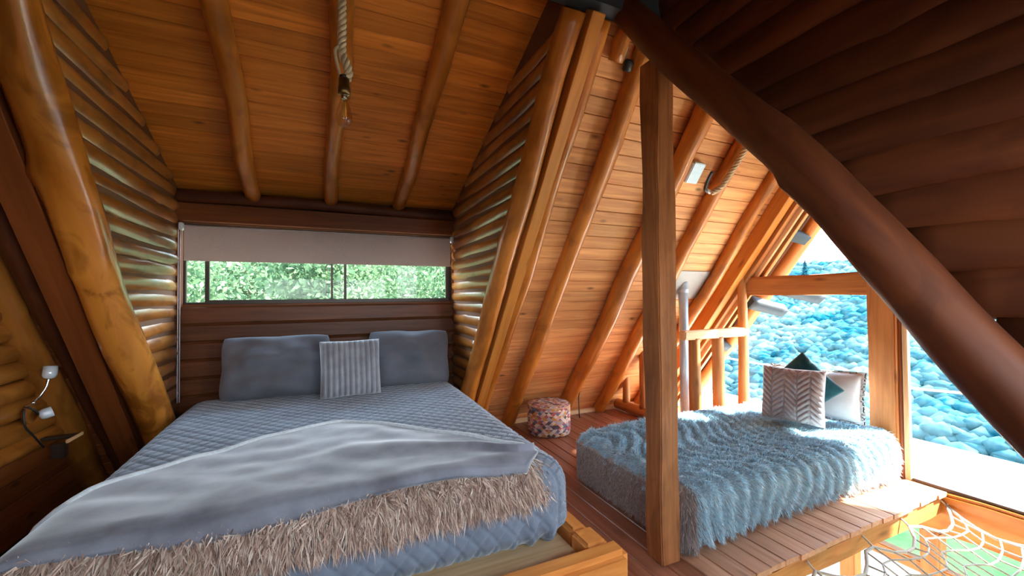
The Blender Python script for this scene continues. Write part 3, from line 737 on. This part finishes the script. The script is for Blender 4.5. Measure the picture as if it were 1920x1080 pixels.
UU, TT = np.meshgrid(us, np.linspace(0, 1, nv), indexing='ij'); X_ = UU.ravel(); T_ = TT.ravel()
Y_ = front(X_)+(hem(X_)-front(X_))*T_
Z_ = throw_z(X_, Y_)
drop = np.clip(MX0+.01-X_, 0, None); Z_ = Z_-drop*3.0; Xw = np.maximum(X_, MX0-.03-.1*drop)
top = np.stack([Xw, Y_, Z_], 1); bot = top.copy(); bot[:, 2] -= .018
# front fold rolls under
e = np.clip(1-T_/.06, 0, 1); top[:, 2] -= .02*e**2; top[:, 1] -= .012*(1-e**2)*(T_ < .06)
idx = np.arange(len(X_)).reshape(nu, nv); q = np.stack([idx[:-1, :-1], idx[1:, :-1], idx[1:, 1:], idx[:-1, 1:]], -1).reshape(-1, 4)
def rim(a): a = np.array(a); n_ = len(X_); return np.stack([a[:-1], a[1:], a[1:]+n_, a[:-1]+n_], 1)
Q = np.vstack([q, q[:, ::-1]+len(X_), rim(idx[:, 0])[:, ::-1], rim(idx[:, -1]), rim(idx[-1, :])[:, ::-1], rim(idx[0, :])])
link('throw_sheet', mesh_quads('throw_sheet', np.vstack([top, bot]), Q), 'throw', throw)
edge = np.array([top[i] for i in idx[:, -1]])+np.array([0, 0, .001])
tube('hem', edge[::2], .013, 'throw_hem', throw, 6)
# fur side: a strip round the front edge of the mattress
nb = 16; xs = np.linspace(-1.0, .965, 90); strip = []; sn = []
for x in xs:
    for k in range(nb):
        a = .42+(1.62-.42)*k/(nb-1); sag = .05*k/(nb-1)
        yy = MY0+MR-(MR+.014)*math.sin(min(a, PI/2)); zz = MZ1-MR+(MR+.014)*math.cos(min(a, PI/2))
        yy += .012; xx = min(max(x, MX0-.01), MX1)
        corner = max(0, x-.86)
        strip.append((xx, yy+corner*.40, zz+.004)); sn.append((0, -math.sin(a), math.cos(a)))
strip = np.array(strip); sn = np.array(sn)
idx = np.arange(len(strip)).reshape(90, nb); q = np.stack([idx[:-1, :-1], idx[1:, :-1], idx[1:, 1:], idx[:-1, 1:]], -1).reshape(-1, 4)
Q = np.vstack([q[:, ::-1], q+len(strip)])
fur_side = link('fur_side', mesh_quads('fur_side', np.vstack([strip, strip-sn*.008]), Q), 'fur_under_tan', throw)
fur_side['label'] = 'tan shaggy fur side of the throw'
P, Nn = sample_surface(strip, q, sn, 17000, seed=3)
Dd = Nn*.55+np.array([0, -.35, -.75])+NPR.normal(size=P.shape)*.16
# tufts: strands in one patch lean together
cl = np.array([[noise.noise(Vector((p[0]*27, p[2]*22, 2))), noise.noise(Vector((p[0]*27, p[2]*22, 9)))] for p in P])
Dd[:, 0] += cl[:, 0]*1.9; Dd[:, 1] += cl[:, 1]*.9; Dd[:, 2] += cl[:, 1]*.4
strands('fur_pile', P, Dd, .066, .0055, 'fur_tan', fur_side, droop=.5, seed=5, curl=.16)

# pillows against the wall
m, u = stand((-.36, 3.80, .61), -PI/2, .26); m = m @ Matrix.Translation((0, .23, .02))
tag(pillow('pillow', .80, .52, .32, 'pillow_grey', None, m, n=64, seed=2, wr=.06, p=2.0, pinch=.05, soft=.065), 'plain slate-grey bed pillow left of the ribbed cushion', 'pillow', 'grey bed pillows')
m, u = stand((.70, 3.82, .605), -PI/2-.05, .24, -.02); m = m @ Matrix.Translation((0, .23, .02))
tag(pillow('pillow', .74, .52, .32, 'pillow_grey', None, m, n=64, seed=6, wr=.06, p=2.0, pinch=.05, soft=.065), 'plain slate-grey bed pillow right of the ribbed cushion', 'pillow', 'grey bed pillows')
m, u = stand((.185, 3.56, .608), -PI/2+.08, .20); m = m @ Matrix.Translation((0, .215, .015))
def ribs(x, y): return .024*np.abs(np.cos(x*PI/.0405))**.6
tag(pillow('cushion', .46, .45, .13, 'rib_cloth', None, m, n=110, disp=ribs, pinch=.03, p=5, seed=3), 'grey cushion with thick upright ribs leaning on the bed pillows', 'cushion')

# ------------------------------------------------------------------ daybed by the glass
BX0, BX1, BY0, BY1, BH = 1.765, 3.915, 1.615, 2.72, .345
daybed = empty('daybed_mattress', (2.85, 2.17, 0), 'thick floor mattress in a shaggy grey-white fur cover beside the gable glass', 'mattress')
def rip(P, N):
    w = np.sin((P[:, 0]*1.0+.16*P[:, 1]+.15*np.sin(P[:, 1]*7)+.06*np.sin(P[:, 2]*9+P[:, 0]*3))*2*PI/.105)
    return .012*w+.012*np.sin(P[:, 0]*2.6+1)*np.sin(P[:, 1]*3.1)
V, Q, N, P0 = rbox((BX0, BY0, .0), (BX1, BY1, BH), .10, .02, rip)
fc = link('fur_cover', mesh_quads('fur_cover', V, Q), 'fur_under', daybed)
def msk(c, n): return ((c[:, 0] > BX0+.03) & (c[:, 2] > .012) & (n[:, 2] > -.6) & (n[:, 1] < .75)).astype(float)*np.where(n[:, 0] < -.5, 0, 1)
P, Nn = sample_surface(V, Q, N, 120000, msk, 8)
cl = np.array([[noise.noise(Vector((p[0]*16, p[1]*16, p[2]*16+k*9))) for k in range(3)] for p in P])
fl = np.where(Nn[:, 2:3] > .5, np.array([[-.5, -.55, 0]]), np.array([[.0, -.15, -.75]]))
Dd = Nn*.75+fl*.8+cl*.75+NPR.normal(size=P.shape)*.12
wv = np.sin((P[:, 0]+.16*P[:, 1]+.15*np.sin(P[:, 1]*7)+.06*np.sin(P[:, 2]*9+P[:, 0]*3))*2*PI/.105)
strands('fur_pile', P, Dd, .030+.012*wv, .0032, 'fur_grey', fc, droop=.35, seed=6, curl=.2)
# brown fur at the near corner end and the short-pile end panel
end = box('end_panel', (BX0-.022, BY0+.17, .012), (BX0+.02, BY1-.05, BH-.055), 'plush_side', daybed, bevel=.018, seg=3)
def mske(c, n): return ((n[:, 0] < -.45) & (c[:, 1] < BY0+.19) & (c[:, 2] > .01)).astype(float)
P, Nn = sample_surface(V, Q, N, 4200, mske, 9)
strands('fur_corner', P, Nn*.7+np.array([0, -.3, -.7])+NPR.normal(size=P.shape)*.2, .05, .005, 'fur_brown', fc, droop=.5, seed=7)
def mskt(c, n): return ((n[:, 0] < -.25) & (c[:, 1] >= BY0+.17) & (c[:, 2] > BH-.10)).astype(float)
P, Nn = sample_surface(V, Q, N, 5200, mskt, 10)
strands('fur_edge', P, Nn*.8+np.array([-.2, -.1, -.5])+NPR.normal(size=P.shape)*.2, .035, .0045, 'fur_grey', fc, droop=.4, seed=11)
P, Nn = sample_surface(*[np.array(a, float) if i != 1 else np.array(a) for i, a in enumerate((np.array([(BX0-.024, BY0+.17, .02), (BX0-.024, BY1-.06, .02), (BX0-.024, BY1-.06, BH-.06), (BX0-.024, BY0+.17, BH-.06)]), np.array([[0, 1, 2, 3]]), np.array([(-1., 0, 0)]*4)))], 9000, None, 12)
strands('short_pile', P, Nn*.5+np.array([0, -.1, -.8])+NPR.normal(size=P.shape)*.25, .016, .004, 'fur_brown', end, droop=.3, seed=13)

# cushions on the daybed
ZB = BH+.035
def braid(x, y):
    s = .085; k = np.floor(x/s+.5); a = np.where(k % 2 == 0, 1, -1); f = (y+a*(x-k*s)*.9)/.042
    g = np.abs(np.sin(f*PI)); ln = np.abs(np.sin((x/s+.5)*PI))
    return .017*g**.6*np.clip(ln*2.5, .1, 1)
# pale pillow at the back
m, u = stand((3.64, 2.045, ZB), PI+.30, .22); m = m @ Matrix.Translation((0, .205, 0))
tag(pillow('pillow', .66, .41, .16, 'pale_linen', None, m, pinch=.05, p=3.4, flange=.10, seed=9, wr=.012), 'pale linen pillow with a flat border behind the other daybed cushions', 'pillow')
m, u = stand((3.52, 2.07, ZB+.005), PI+.34, .16, 0); m = m @ Matrix.Translation((0, .262, 0)) @ Matrix.Rotation(PI/4, 4, 'Z')
tag(pillow('cushion', .39, .39, .12, 'teal_velvet', None, m, pinch=.05, seed=4), 'dark teal velvet cushion standing on its corner on the daybed', 'cushion')
m, u = stand((3.36, 2.05, ZB), PI+.30, .18); m = m @ Matrix.Translation((0, .213, .0))
tag(pillow('cushion', .43, .425, .13, 'braid_cloth', None, m, n=110, disp=braid, pinch=.04, p=4, seed=5), 'mauve-grey plush cushion with a woven braid relief, front of the daybed pile', 'cushion')

# ------------------------------------------------------------------ timber post by the daybed
post = box('timber_post', (1.572, 1.612, 0), (1.698, 1.735, 2.66), 'post_wood', None, bevel=.006, xaxis='z', jitter=.006, seed=12)
tag(post, 'square rough-sawn timber post standing at the corner of the daybed', 'post')

# ------------------------------------------------------------------ log railing behind the daybed
rail = empty('log_railing', (3.5, 2.86, 0), 'peeled log railing between the daybed and the sloped ceiling', 'railing')
log('post', (3.235, 2.87, 0), (3.235, 2.87, .985), .056, .052, 'frame_wood', rail, 301, knots=2)
log('post', (3.555, 2.87, 0), (3.55, 2.87, .985), .060, .055, 'frame_wood', rail, 302, knots=2)
log('post', (3.925, 2.865, 0), (3.925, 2.865, 1.66), .056, .040, 'frame_wood', rail, 303, knots=2)
box('handrail', (3.06, 2.815, .965), (3.96, 2.90, 1.055), 'pale_wood', rail, bevel=.012, jitter=.003, seed=2)
log('ground_log', (3.27, 4.06, .062), (3.29, 3.30, .062), .062, .066, 'frame_wood', rail, 304, knots=2)
log('post', (3.26, 3.90, .09), (3.26, 3.88, .50), .045, .040, 'frame_wood', rail, 305, knots=1)
log('post', (3.28, 3.62, .09), (3.28, 3.62, .84), .045, .042, 'frame_wood', rail, 306, knots=1)

# ------------------------------------------------------------------ stove pipe through the slope
pipe = empty('stove_pipe', (3.30, 3.06, 0), 'straight silver metal stove pipe rising through the sloped ceiling', 'pipe')
lathe('pipe_tube', [(.046, 0), (.046, 1.62)], 'steel_pipe', pipe, (3.305, 3.06, .0), 20)
lathe('collar', [(.049, 0), (.052, .006), (.052, .03), (.049, .036)], 'steel_pipe', pipe, (3.305, 3.06, 1.42), 20)
A = Vector((3.14, ys(1.36), 1.36))+NS*.002
fp = basis(A, (1, 0, 0), UPS); bm = bmesh.new(); box_bm(bm, (0, 0, 0), (.42, .34, .006)); bmesh.ops.recalc_face_normals(bm, faces=bm.faces); me = bpy.data.meshes.new('flashing'); bm.to_mesh(me); bm.free(); link('flashing_plate', me, 'flashing', pipe, fp)

# ------------------------------------------------------------------ pouf
pouf = empty('pouf', (2.09, 3.70, 0), 'round low pouf covered in a multicoloured triangle mosaic fabric', 'pouf')
def drum(r, h, seg=48):
    V = []; F = []; UV = []; prof = [(0, h), (r*.5, h), (r*.9, h), (r, h-.02), (r*1.01, h*.5), (r, .02), (r*.96, 0), (0, 0)]
    dist = 0; ds = [0]
    for a, b in zip(prof[:-1], prof[1:]): dist += math.hypot(a[0]-b[0], a[1]-b[1]); ds.append(dist)
    for rr, z in prof:
        for k in range(seg): V.append((rr*math.cos(2*PI*k/seg), rr*math.sin(2*PI*k/seg), z))
    n = len(prof)
    for i in range(n-1):
        for k in range(seg):
            F.append((i*seg+k, (i+1)*seg+k, (i+1)*seg+(k+1) % seg, i*seg+(k+1) % seg))
            if i < 2:   # lid: planar pattern
                UV += [(V[q][0]/.042, V[q][1]/.042) for q in F[-1]]
            else:
                UV += [(k/seg*30, ds[i]/.042), (k/seg*30, ds[i+1]/.042), ((k+1)/seg*30, ds[i+1]/.042), ((k+1)/seg*30, ds[i]/.042)]
    me = mesh_np('pouf_cover', V, F); ul = me.uv_layers.new(name='UVMap'); ul.data.foreach_set('uv', np.array(UV, np.float32).ravel()); return me
link('pouf_cover', drum(.218, .30), 'mosaic', pouf, Matrix.Translation((2.09, 3.70, 0)))
tube('piping', [(2.09+.215*math.cos(a), 3.70+.215*math.sin(a), .288) for a in np.linspace(0, 2*PI, 48, endpoint=False)], .006, 'rope', pouf, 6, closed=True)

# ------------------------------------------------------------------ cable hanging off the slope behind the pouf
A = Vector((2.575, ys(.9), .9))+NS*.02
tag(tube('power_cable', smooth_path([A, (2.60, ys(.45)-.03, .45), (2.62, ys(.27)-.03, .28), (2.61, 3.93, .12), (2.61, 3.92, .012)], 20), .006, 'black', None, 6), 'thin black cable hanging from the sloped ceiling behind the pouf', 'cable')

# ------------------------------------------------------------------ roller blind
bl = empty('roller_blind', (.06, YB-.05, 2.0), 'beige roller blind half lowered over the long window', 'blind')
lathe('roller_tube', [(.017, 0), (.017, WX1-WX0-.03)], 'white_plastic', bl, (WX0+.015, YB-.022, 1.985), 14, (1, 0, 0))
yb = YB-.040; n = 24
V = []; 
for i in range(n+1):
    t = i/n; zz = 1.99-t*.275; bow = .006*math.sin(t*PI)
    for j in range(31):
        xx = WX0+.022+(WX1-WX0-.044)*j/30; V.append((xx, yb-bow-.002*math.sin(xx*3), zz))
F = [(i*31+j, i*31+j+1, (i+1)*31+j+1, (i+1)*31+j) for i in range(n) for j in range(30)]
nn = len(V); V2 = [(a, b+.003, c) for a, b, c in V]; F2 = F+[tuple(q+nn for q in f[::-1]) for f in F]
link('blind_sheet', mesh_np('blind_sheet', V+V2, F2), 'blind_fabric', bl)
box('bottom_bar', (WX0+.022, yb-.008, 1.705), (WX1-.022, yb+.006, 1.722), 'blind_fabric', bl, bevel=.003)
box('blind_bracket', (WX0-.012, YB-.05, 1.955), (WX0+.014, YB-.002, 2.015), 'white_plastic', bl, bevel=.004)
box('blind_bracket', (WX1-.014, YB-.05, 1.955), (WX1+.012, YB-.002, 2.015), 'white_plastic', bl, bevel=.004)
tube('pull_chain', [(-1.088, YB-.045, 1.96-.07*i) for i in range(21)], .0035, 'white_plastic', bl, 5)
tube('pull_chain', [(-1.078, YB-.032, 1.96-.07*i) for i in range(21)], .0035, 'white_plastic', bl, 5)

# ------------------------------------------------------------------ rope pendant lamps
def rope_path(path, r, name, parent, turns_per_m=22, n=None):
    P = smooth_path(path, n or 120); d = np.concatenate([[0], np.cumsum(np.linalg.norm(np.diff(P, axis=0), axis=1))])
    T = np.gradient(P, axis=0); T /= np.linalg.norm(T, axis=1)[:, None]; a = np.cross(T[0], [0, 1, .1]); Nn = []
    for i in range(len(P)):
        a = a-T[i]*(a@T[i]); a /= np.linalg.norm(a); Nn.append(a.copy())
    Nn = np.array(Nn); Bn = np.cross(T, Nn)
    for s in range(3):
        ph = d*turns_per_m*2*PI/3*1.6+s*2*PI/3
        tube(name, P+(np.cos(ph)[:, None]*Nn+np.sin(ph)[:, None]*Bn)*r*.52, r*.50, 'rope', parent, 8)
YP = 2.05
pend = empty('pendant_lamp', (.07, YP, 2.2), 'rope pendant lamp with a bare filament bulb hanging from the dormer ceiling', 'lamp', 'rope lamps')
rope_path([(.062, YP, 3.16), (.064, YP, 2.9), (.066, YP, 2.66), (.066, YP, 2.545), (.082, YP-.005, 2.50), (.094, YP, 2.455), (.086, YP, 2.425)], .021, 'rope_strand', pend, n=160)
tube('loose_rope_end', smooth_path([(.052, YP-.01, 2.565), (.036, YP-.015, 2.54), (.045, YP-.01, 2.48), (.060, YP, 2.43)], 16), .008, 'rope', pend, 6)
sk = lathe('socket', [(.010, .075), (.024, .07), (.024, .035), (.027, .033), (.027, .0), (.022, -.004)][::-1], 'brass', pend, (.075, YP, 2.352), 24)
lathe('socket_cap', [(.012, 0), (.022, .004), (.022, .02), (.012, .026)], 'bronze', sk, (.075, YP, 2.415), 20)
bulb = lathe('bulb', [(.014, .0), (.014, -.02), (.020, -.045), (.030, -.075), (.037, -.105), (.036, -.127), (.026, -.146), (.009, -.154), (.0001, -.155)], 'bulb_glass', pend, (.075, YP, 2.352), 28)
lathe('bulb_neck', [(.0125, 0), (.0135, -.006), (.0125, -.012), (.0135, -.018), (.012, -.024)], 'chrome', bulb, (.075, YP, 2.352), 18)
for k in range(4):
    a = k*PI/2+.4; tube('filament', [(.075+.006*math.cos(a), YP+.006*math.sin(a), 2.315), (.075+.011*math.cos(a), YP+.011*math.sin(a), 2.245)], .0028, 'filament', bulb, 5)
# second rope lies along the third rafter
def onS(x, z, d): return Vector((x, ys(z), z))+NS*d
p2 = empty('pendant_rope', onS(2.95, 2.3, .05), 'twisted rope with a black cable end looped over a rafter by the white box', 'rope', 'rope lamps')
rope_path([onS(2.935, 2.72, .15), onS(2.93, 2.6, .155), onS(2.92, 2.48, .155), onS(2.905, 2.36, .15), onS(2.87, 2.30, .12)], .024, 'rope_strand', p2, n=90)
lathe('rope_tip', [(.010, 0), (.017, .006), (.017, .045), (.010, .05)], 'white_plastic', p2, onS(2.875, 2.30, .11), 14, (-.8, .1, .3))
tube('cable_end', smooth_path([onS(2.86, 2.30, .10), onS(2.81, 2.31, .10), onS(2.785, 2.37, .10), onS(2.785, 2.43, .10)], 16), .013, 'black', p2, 8)
# white square box on the planks
A = onS(2.60, 2.33, 0)
bx = basis(A, (1, 0, 0), UPS); bm = bmesh.new(); box_bm(bm, (0, 0, 0), (.125, .165, .07)); bmesh.ops.recalc_face_normals(bm, faces=bm.faces); bmesh.ops.bevel(bm, geom=bm.edges[:], offset=.006, segments=2, affect='EDGES')
me = bpy.data.meshes.new('junction_box'); bm.to_mesh(me); bm.free()
jb = tag(link('junction_box', me, 'box_white', None, bx), 'small square white box fixed to the sloped plank ceiling', 'box')
# short block with a white spot fitting near the ridge
spot = empty('spot_fitting', onS(1.60, 2.9, .05), 'small wooden block with a white and black spotlight near the ridge', 'lamp')
log('block', onS(1.60, 2.86, .06), onS(1.60, 3.02, .06), .045, .045, 'log', spot, 401, knots=1)
A = onS(1.655, 2.86, .03)
lathe('spot_body', [(.018, 0), (.022, .004), (.022, .09), (.018, .095)], 'white_plastic', spot, A, 16, UPS)
lathe('spot_head', [(.02, 0), (.03, .01), (.03, .06), (.02, .07)], 'black', spot, onS(1.71, 2.83, .05), 16, UPS)

# ------------------------------------------------------------------ wall lamp and shelf at the far left
XW = XL+.035
sc = empty('wall_lamp', (XW, 3.24, .8), 'small two-cup chrome reading lamp on the left log wall', 'lamp')
lathe('back_plate', [(.0, 0), (.052, 0), (.055, .004), (.055, .014), (.05, .018), (0.0, .018)], 'log_siding', sc, (XW-.004, 3.27, .745), 28, (1, .0, .05))
def cup(at, ax, r=.031, h=.072):
    return lathe('lamp_cup', [(r*.35, 0), (r*.8, .006), (r, .02), (r, h), (r*.92, h), (r*.9, .02), (r*.3, .01)], 'frosted', sc, at, 22, ax)
cup((XW+.10, 3.235, .945), (.05, .1, 1)); cup((XW+.05, 3.255, .735), (.75, .45, .25), .03, .055)
tube('arm', smooth_path([(XW+.01, 3.22, .80), (XW+.055, 3.205, .825), (XW+.09, 3.222, .89), (XW+.10, 3.233, .948)], 16), .006, 'chrome', sc, 8)
tube('arm', smooth_path([(XW+.01, 3.22, .80), (XW+.045, 3.22, .78), (XW+.055, 3.25, .742)], 12), .006, 'black', sc, 8)
lathe('arm_joint', [(.0, -.012), (.011, -.006), (.011, .006), (0.0, .012)], 'chrome', sc, (XW+.05, 3.205, .822), 12)
tube('lamp_cord', smooth_path([(XW+.008, 3.215, .79), (XW+.02, 3.20, .70), (XW+.03, 3.26, .62), (XW+.035, 3.34, .53)], 20), .005, 'black', sc, 6)
sh = empty('bedside_shelf', (XW, 3.42, .5), 'small dark bedside bracket shelf with a pale front edge on the left wall', 'shelf')
box('shelf_board', (XL-.02, 3.41, .550), (-1.40, 3.47, .564), 'bronze', sh, bevel=.003, xaxis='y')
box('shelf_edge', (-1.40, 3.30, .549), (-1.388, 3.47, .568), 'pale_wood', sh, bevel=.002, xaxis='y')
box('bracket', (-1.46, 3.29, .47), (-1.402, 3.34, .549), 'bronze', sh, bevel=.003)

# ------------------------------------------------------------------ cargo net over the void
NX0, NX1, NY0, NY1 = 1.86, 3.93, -.42, 1.40
net = empty('cargo_net', (2.9, .5, -.3), 'knotted cream rope net slung over the void beside the platform', 'net')
nxn, nyn = 24, 21
def netp(i, j):
    u = i/(nxn-1); v = j/(nyn-1)
    def scal(t, k): return abs(math.sin(t*PI*k))
    x0 = NX0+.08*scal(v, 3); x1 = NX1-.13*scal(v, 3); y0 = NY0+.08*scal(u, 4); y1 = NY1-.03-.11*scal(u, 4)
    x = x0+(x1-x0)*u; y = y0+(y1-y0)*v
    ed = min(u, 1-u, v, 1-v)
    z = -.085-.26*(1-math.exp(-ed*4))*(.6+.4*math.sin(PI*u)*math.sin(PI*v))+.012*noise.noise(Vector((x*5, y*5, 0)))
    ex = max(0, .04-min(v, 1-v))/.04; z -= .05*scal(u, 4)*ex; ey = max(0, .04-min(u, 1-u))/.04; z -= .05*scal(v, 3)*ey
    return np.array([x+.012*noise.noise(Vector((x*9, y*9, 3))), y+.012*noise.noise(Vector((x*9, y*9, 8))), z])
G = np.array([[netp(i, j) for j in range(nyn)] for i in range(nxn)])
def zig(P, amp):
    P = P.copy(); return P
for i in range(nxn): tube('cord', G[i], .0055 if 0 < i < nxn-1 else .010, 'net_cord', net, 5)
for j in range(nyn): tube('cord', G[:, j], .0055 if 0 < j < nyn-1 else .010, 'net_cord', net, 5)
V = []; F = []
for i in range(nxn):
    for j in range(nyn):
        b = len(V); p = G[i, j]; s = .0105
        V += [tuple(p+np.array(d)*s) for d in ((1, 0, 0), (-1, 0, 0), (0, 1, 0), (0, -1, 0), (0, 0, .8), (0, 0, -.8))]
        F += [(b, b+2, b+4), (b+2, b+1, b+4), (b+1, b+3, b+4), (b+3, b, b+4), (b+2, b, b+5), (b+1, b+2, b+5), (b+3, b+1, b+5), (b, b+3, b+5)]
kn = link('knots', mesh_np('knots', V, F), 'net_cord', net); kn['kind'] = 'stuff'
for k in range(5):   # lashings to the platform beam and the gable beam
    i = min(nxn-1, round(k*(nxn-1)/4)); p = G[i, -1]
    tube('lashing', smooth_path([p, p+np.array([-.01, .03, .03]), np.array([p[0], 1.412, -.055])], 8), .006, 'net_cord', net, 5)
for k in range(4):
    j = min(nyn-1, round(k*(nyn-1)/3)); p = G[-1, j]
    tube('lashing', smooth_path([p, p+np.array([.02, 0, .02]), np.array([XG-.052, p[1], -.08])], 8), .006, 'net_cord', net, 5)

# ------------------------------------------------------------------ outdoors
# ground by the house, falling into the valley and rising to the wooded hill opposite
def terr(x, y):
    if x < 12: return -2.55
    if x < 34: t = (x-12)/22; return -2.55-17*t*t*(3-2*t)
    t = (x-34)/66; return -19.55+21.5*max(0, t)**.93+1.0*math.sin(y*.06+1)*min(1, t*2)
gx = np.concatenate([np.linspace(-14, 12, 14), np.linspace(13.5, 34, 16), np.linspace(36, 130, 48)]); gy = np.linspace(-70, 120, 76)
V = np.array([(x, y, terr(x, y)-(0 if x < 12 else .3*noise.noise(Vector((x*.2, y*.2, 0))))) for x in gx for y in gy])
idx = np.arange(len(V)).reshape(len(gx), len(gy)); q = np.stack([idx[:-1, :-1], idx[1:, :-1], idx[1:, 1:], idx[:-1, 1:]], -1).reshape(-1, 4)
gnd = struct(link('ground', mesh_quads('ground', V, q), 'valley'))
struct(box('ground_yard', (-14, -20, -2.6), (3.5, 30, -2.54), 'earth', None))
lawn = struct(box('ground_lawn', (3.5, -5, -2.62), (12, 12, -2.535), 'meadow', None))
# terrace slab under the gable
struct(box('floor_terrace', (3.0, 2.4, -2.54), (7.5, 6.0, -2.48), 'stone_floor', None))
# woods on the hill: crowns too far to tell apart
bm = bmesh.new(); bmesh.ops.create_icosphere(bm, subdivisions=1, radius=1); iv = np.array([v.co[:] for v in bm.verts]); it = np.array([[v.index for v in f.verts] for f in bm.faces]); bm.free()
R = np.random.default_rng(4); VV = []; FF = []; n = 0
for k in range(15000):
    x = 36+88*R.random()**.9; y = x*R.uniform(-.05, 1.15); s = R.uniform(.3, 1.0)*(.6+x/110); zc = terr(x, y)+s*.7
    d = 1+.17*R.normal(size=(len(iv), 1)); VV.append(iv*d*np.array([s*1.2, s*1.2, s*R.uniform(.7, 1.1)])+np.array([x, y, zc])); FF.append(it+n); n += len(iv)
woods = tag(link('hillside_woods', mesh_quads('hillside_woods', np.vstack(VV), np.vstack(FF)), 'canopy'), 'hazy blue-green woods covering the hill beyond the gable glass', 'woods', kind='stuff')
def conifer(loc, h, r, label):
    t = empty('conifer', loc, label, 'tree', 'conifers beyond the glass'); R = np.random.default_rng(int(h*100))
    tube('trunk', [(loc[0], loc[1], loc[2]+h*k/6) for k in range(7)], [r*.10*(1-k/6.5) for k in range(7)], 'bark', t, 7)
    V = []; F = []; n = 0
    for k in range(900):
        tz = R.random()**.8; a = R.random()*2*PI; rr = r*(1-tz)*(.5+.5*R.random())+.05; z0 = loc[2]+h*(.08+.92*tz)
        c = np.array([loc[0]+rr*math.cos(a)*.5, loc[1]+rr*math.sin(a)*.5, z0]); tip = np.array([loc[0]+rr*math.cos(a), loc[1]+rr*math.sin(a), z0-rr*.35]); s = np.array([-math.sin(a), math.cos(a), 0])*rr*.22
        V += [c-s, c+s, tip, np.array([loc[0], loc[1], z0+rr*.2])]; F += [(n, n+1, n+2), (n+1, n, n+3)]; n += 4
    link('foliage', mesh_np('foliage', V, F, False), 'leaf_teal', t)
conifer((98, 56.2, .6), 9.2, 2.3, 'dark conifer on the hill crest, its tip above the gable tie beam')
def broadleaf(loc, h, rx, rz, n, label, seed, leaf=.09, mat='leaf_mint', group='trees behind the long window'):
    t = empty('broadleaf_tree', loc, label, 'tree', group); R = np.random.default_rng(seed); L = np.array(loc, float)
    ctr = L+np.array([0, 0, h-rz]); 
    tube('trunk', [L+np.array([.15*math.sin(k*.8+seed), .1*math.cos(k+seed), (h-rz*.6)*k/8]) for k in range(9)], [.11*(1-k/10) for k in range(9)], 'bark', t, 7)
    cl = []
    for b in range(16):
        a = R.random()*2*PI; e = R.uniform(-.5, 1); tip = ctr+np.array([math.cos(a)*rx*.85*math.cos(e), math.sin(a)*rx*.85*math.cos(e), rz*.85*math.sin(e)])
        st = L+np.array([0, 0, (h-rz)*R.uniform(.55, 1.0)])
        tube('branch', smooth_path([st, (st+tip)/2+R.normal(size=3)*.15, tip], 8), np.linspace(.028, .008, 8), 'bark', t, 5)
        cl += [tip, (st+tip)/2+R.normal(size=3)*.2]
    cl = np.array(cl); C = cl[R.integers(0, len(cl), n)]+R.normal(size=(n, 3))*np.array([rx, rx, rz])*.24
    a = R.normal(size=(n, 3)); a /= np.linalg.norm(a, axis=1)[:, None]; b = np.cross(a, R.normal(size=(n, 3))); b /= np.linalg.norm(b, axis=1)[:, None]; s = (leaf*R.uniform(.6, 1.4, n))[:, None]
    V = np.stack([C-a*s, C+b*s*.45, C+a*s, C-b*s*.45], 1).reshape(-1, 3)
    fo = link('foliage', mesh_quads('foliage', V, np.arange(4*n).reshape(-1, 4), False), mat, t); fo['kind'] = 'stuff'
for k, (x, y, h, rx, rz, lb) in enumerate([
    (-2.7, 8.0, 5.6, 1.3, 2.0, 'leafy tree at the left end of the long window view'), (.15, 8.6, 5.9, 1.3, 2.0, 'leafy tree behind the wide middle pane of the long window'),
    (2.95, 8.2, 5.4, 1.3, 2.0, 'leafy tree at the right end of the long window view'), (-1.6, 12.2, 7.0, 1.5, 2.4, 'paler far tree in the gap left of the middle tree, behind the long window'), (2.1, 12.4, 7.0, 1.5, 2.4, 'paler far tree in the gap right of the middle tree, behind the long window')]):
    broadleaf((x, y, -2.55), h, rx, rz, 12000, lb, 500+k, .055)

# wooded bank rising behind the house, filling the view of the long window
gx = np.linspace(-12, 14, 60); gy = np.linspace(11, 26, 34)
V = np.array([(x, y, -2.6+11*((y-11)/15)+.5*noise.noise(Vector((x*.9, y*.9, 0)))+.35*noise.noise(Vector((x*2.3, y*2.3, 5)))) for x in gx for y in gy])
idx = np.arange(len(V)).reshape(len(gx), len(gy)); q = np.stack([idx[:-1, :-1], idx[1:, :-1], idx[1:, 1:], idx[:-1, 1:]], -1).reshape(-1, 4)
struct(link('ground_bank', mesh_quads('ground_bank', V, q), 'bank'))
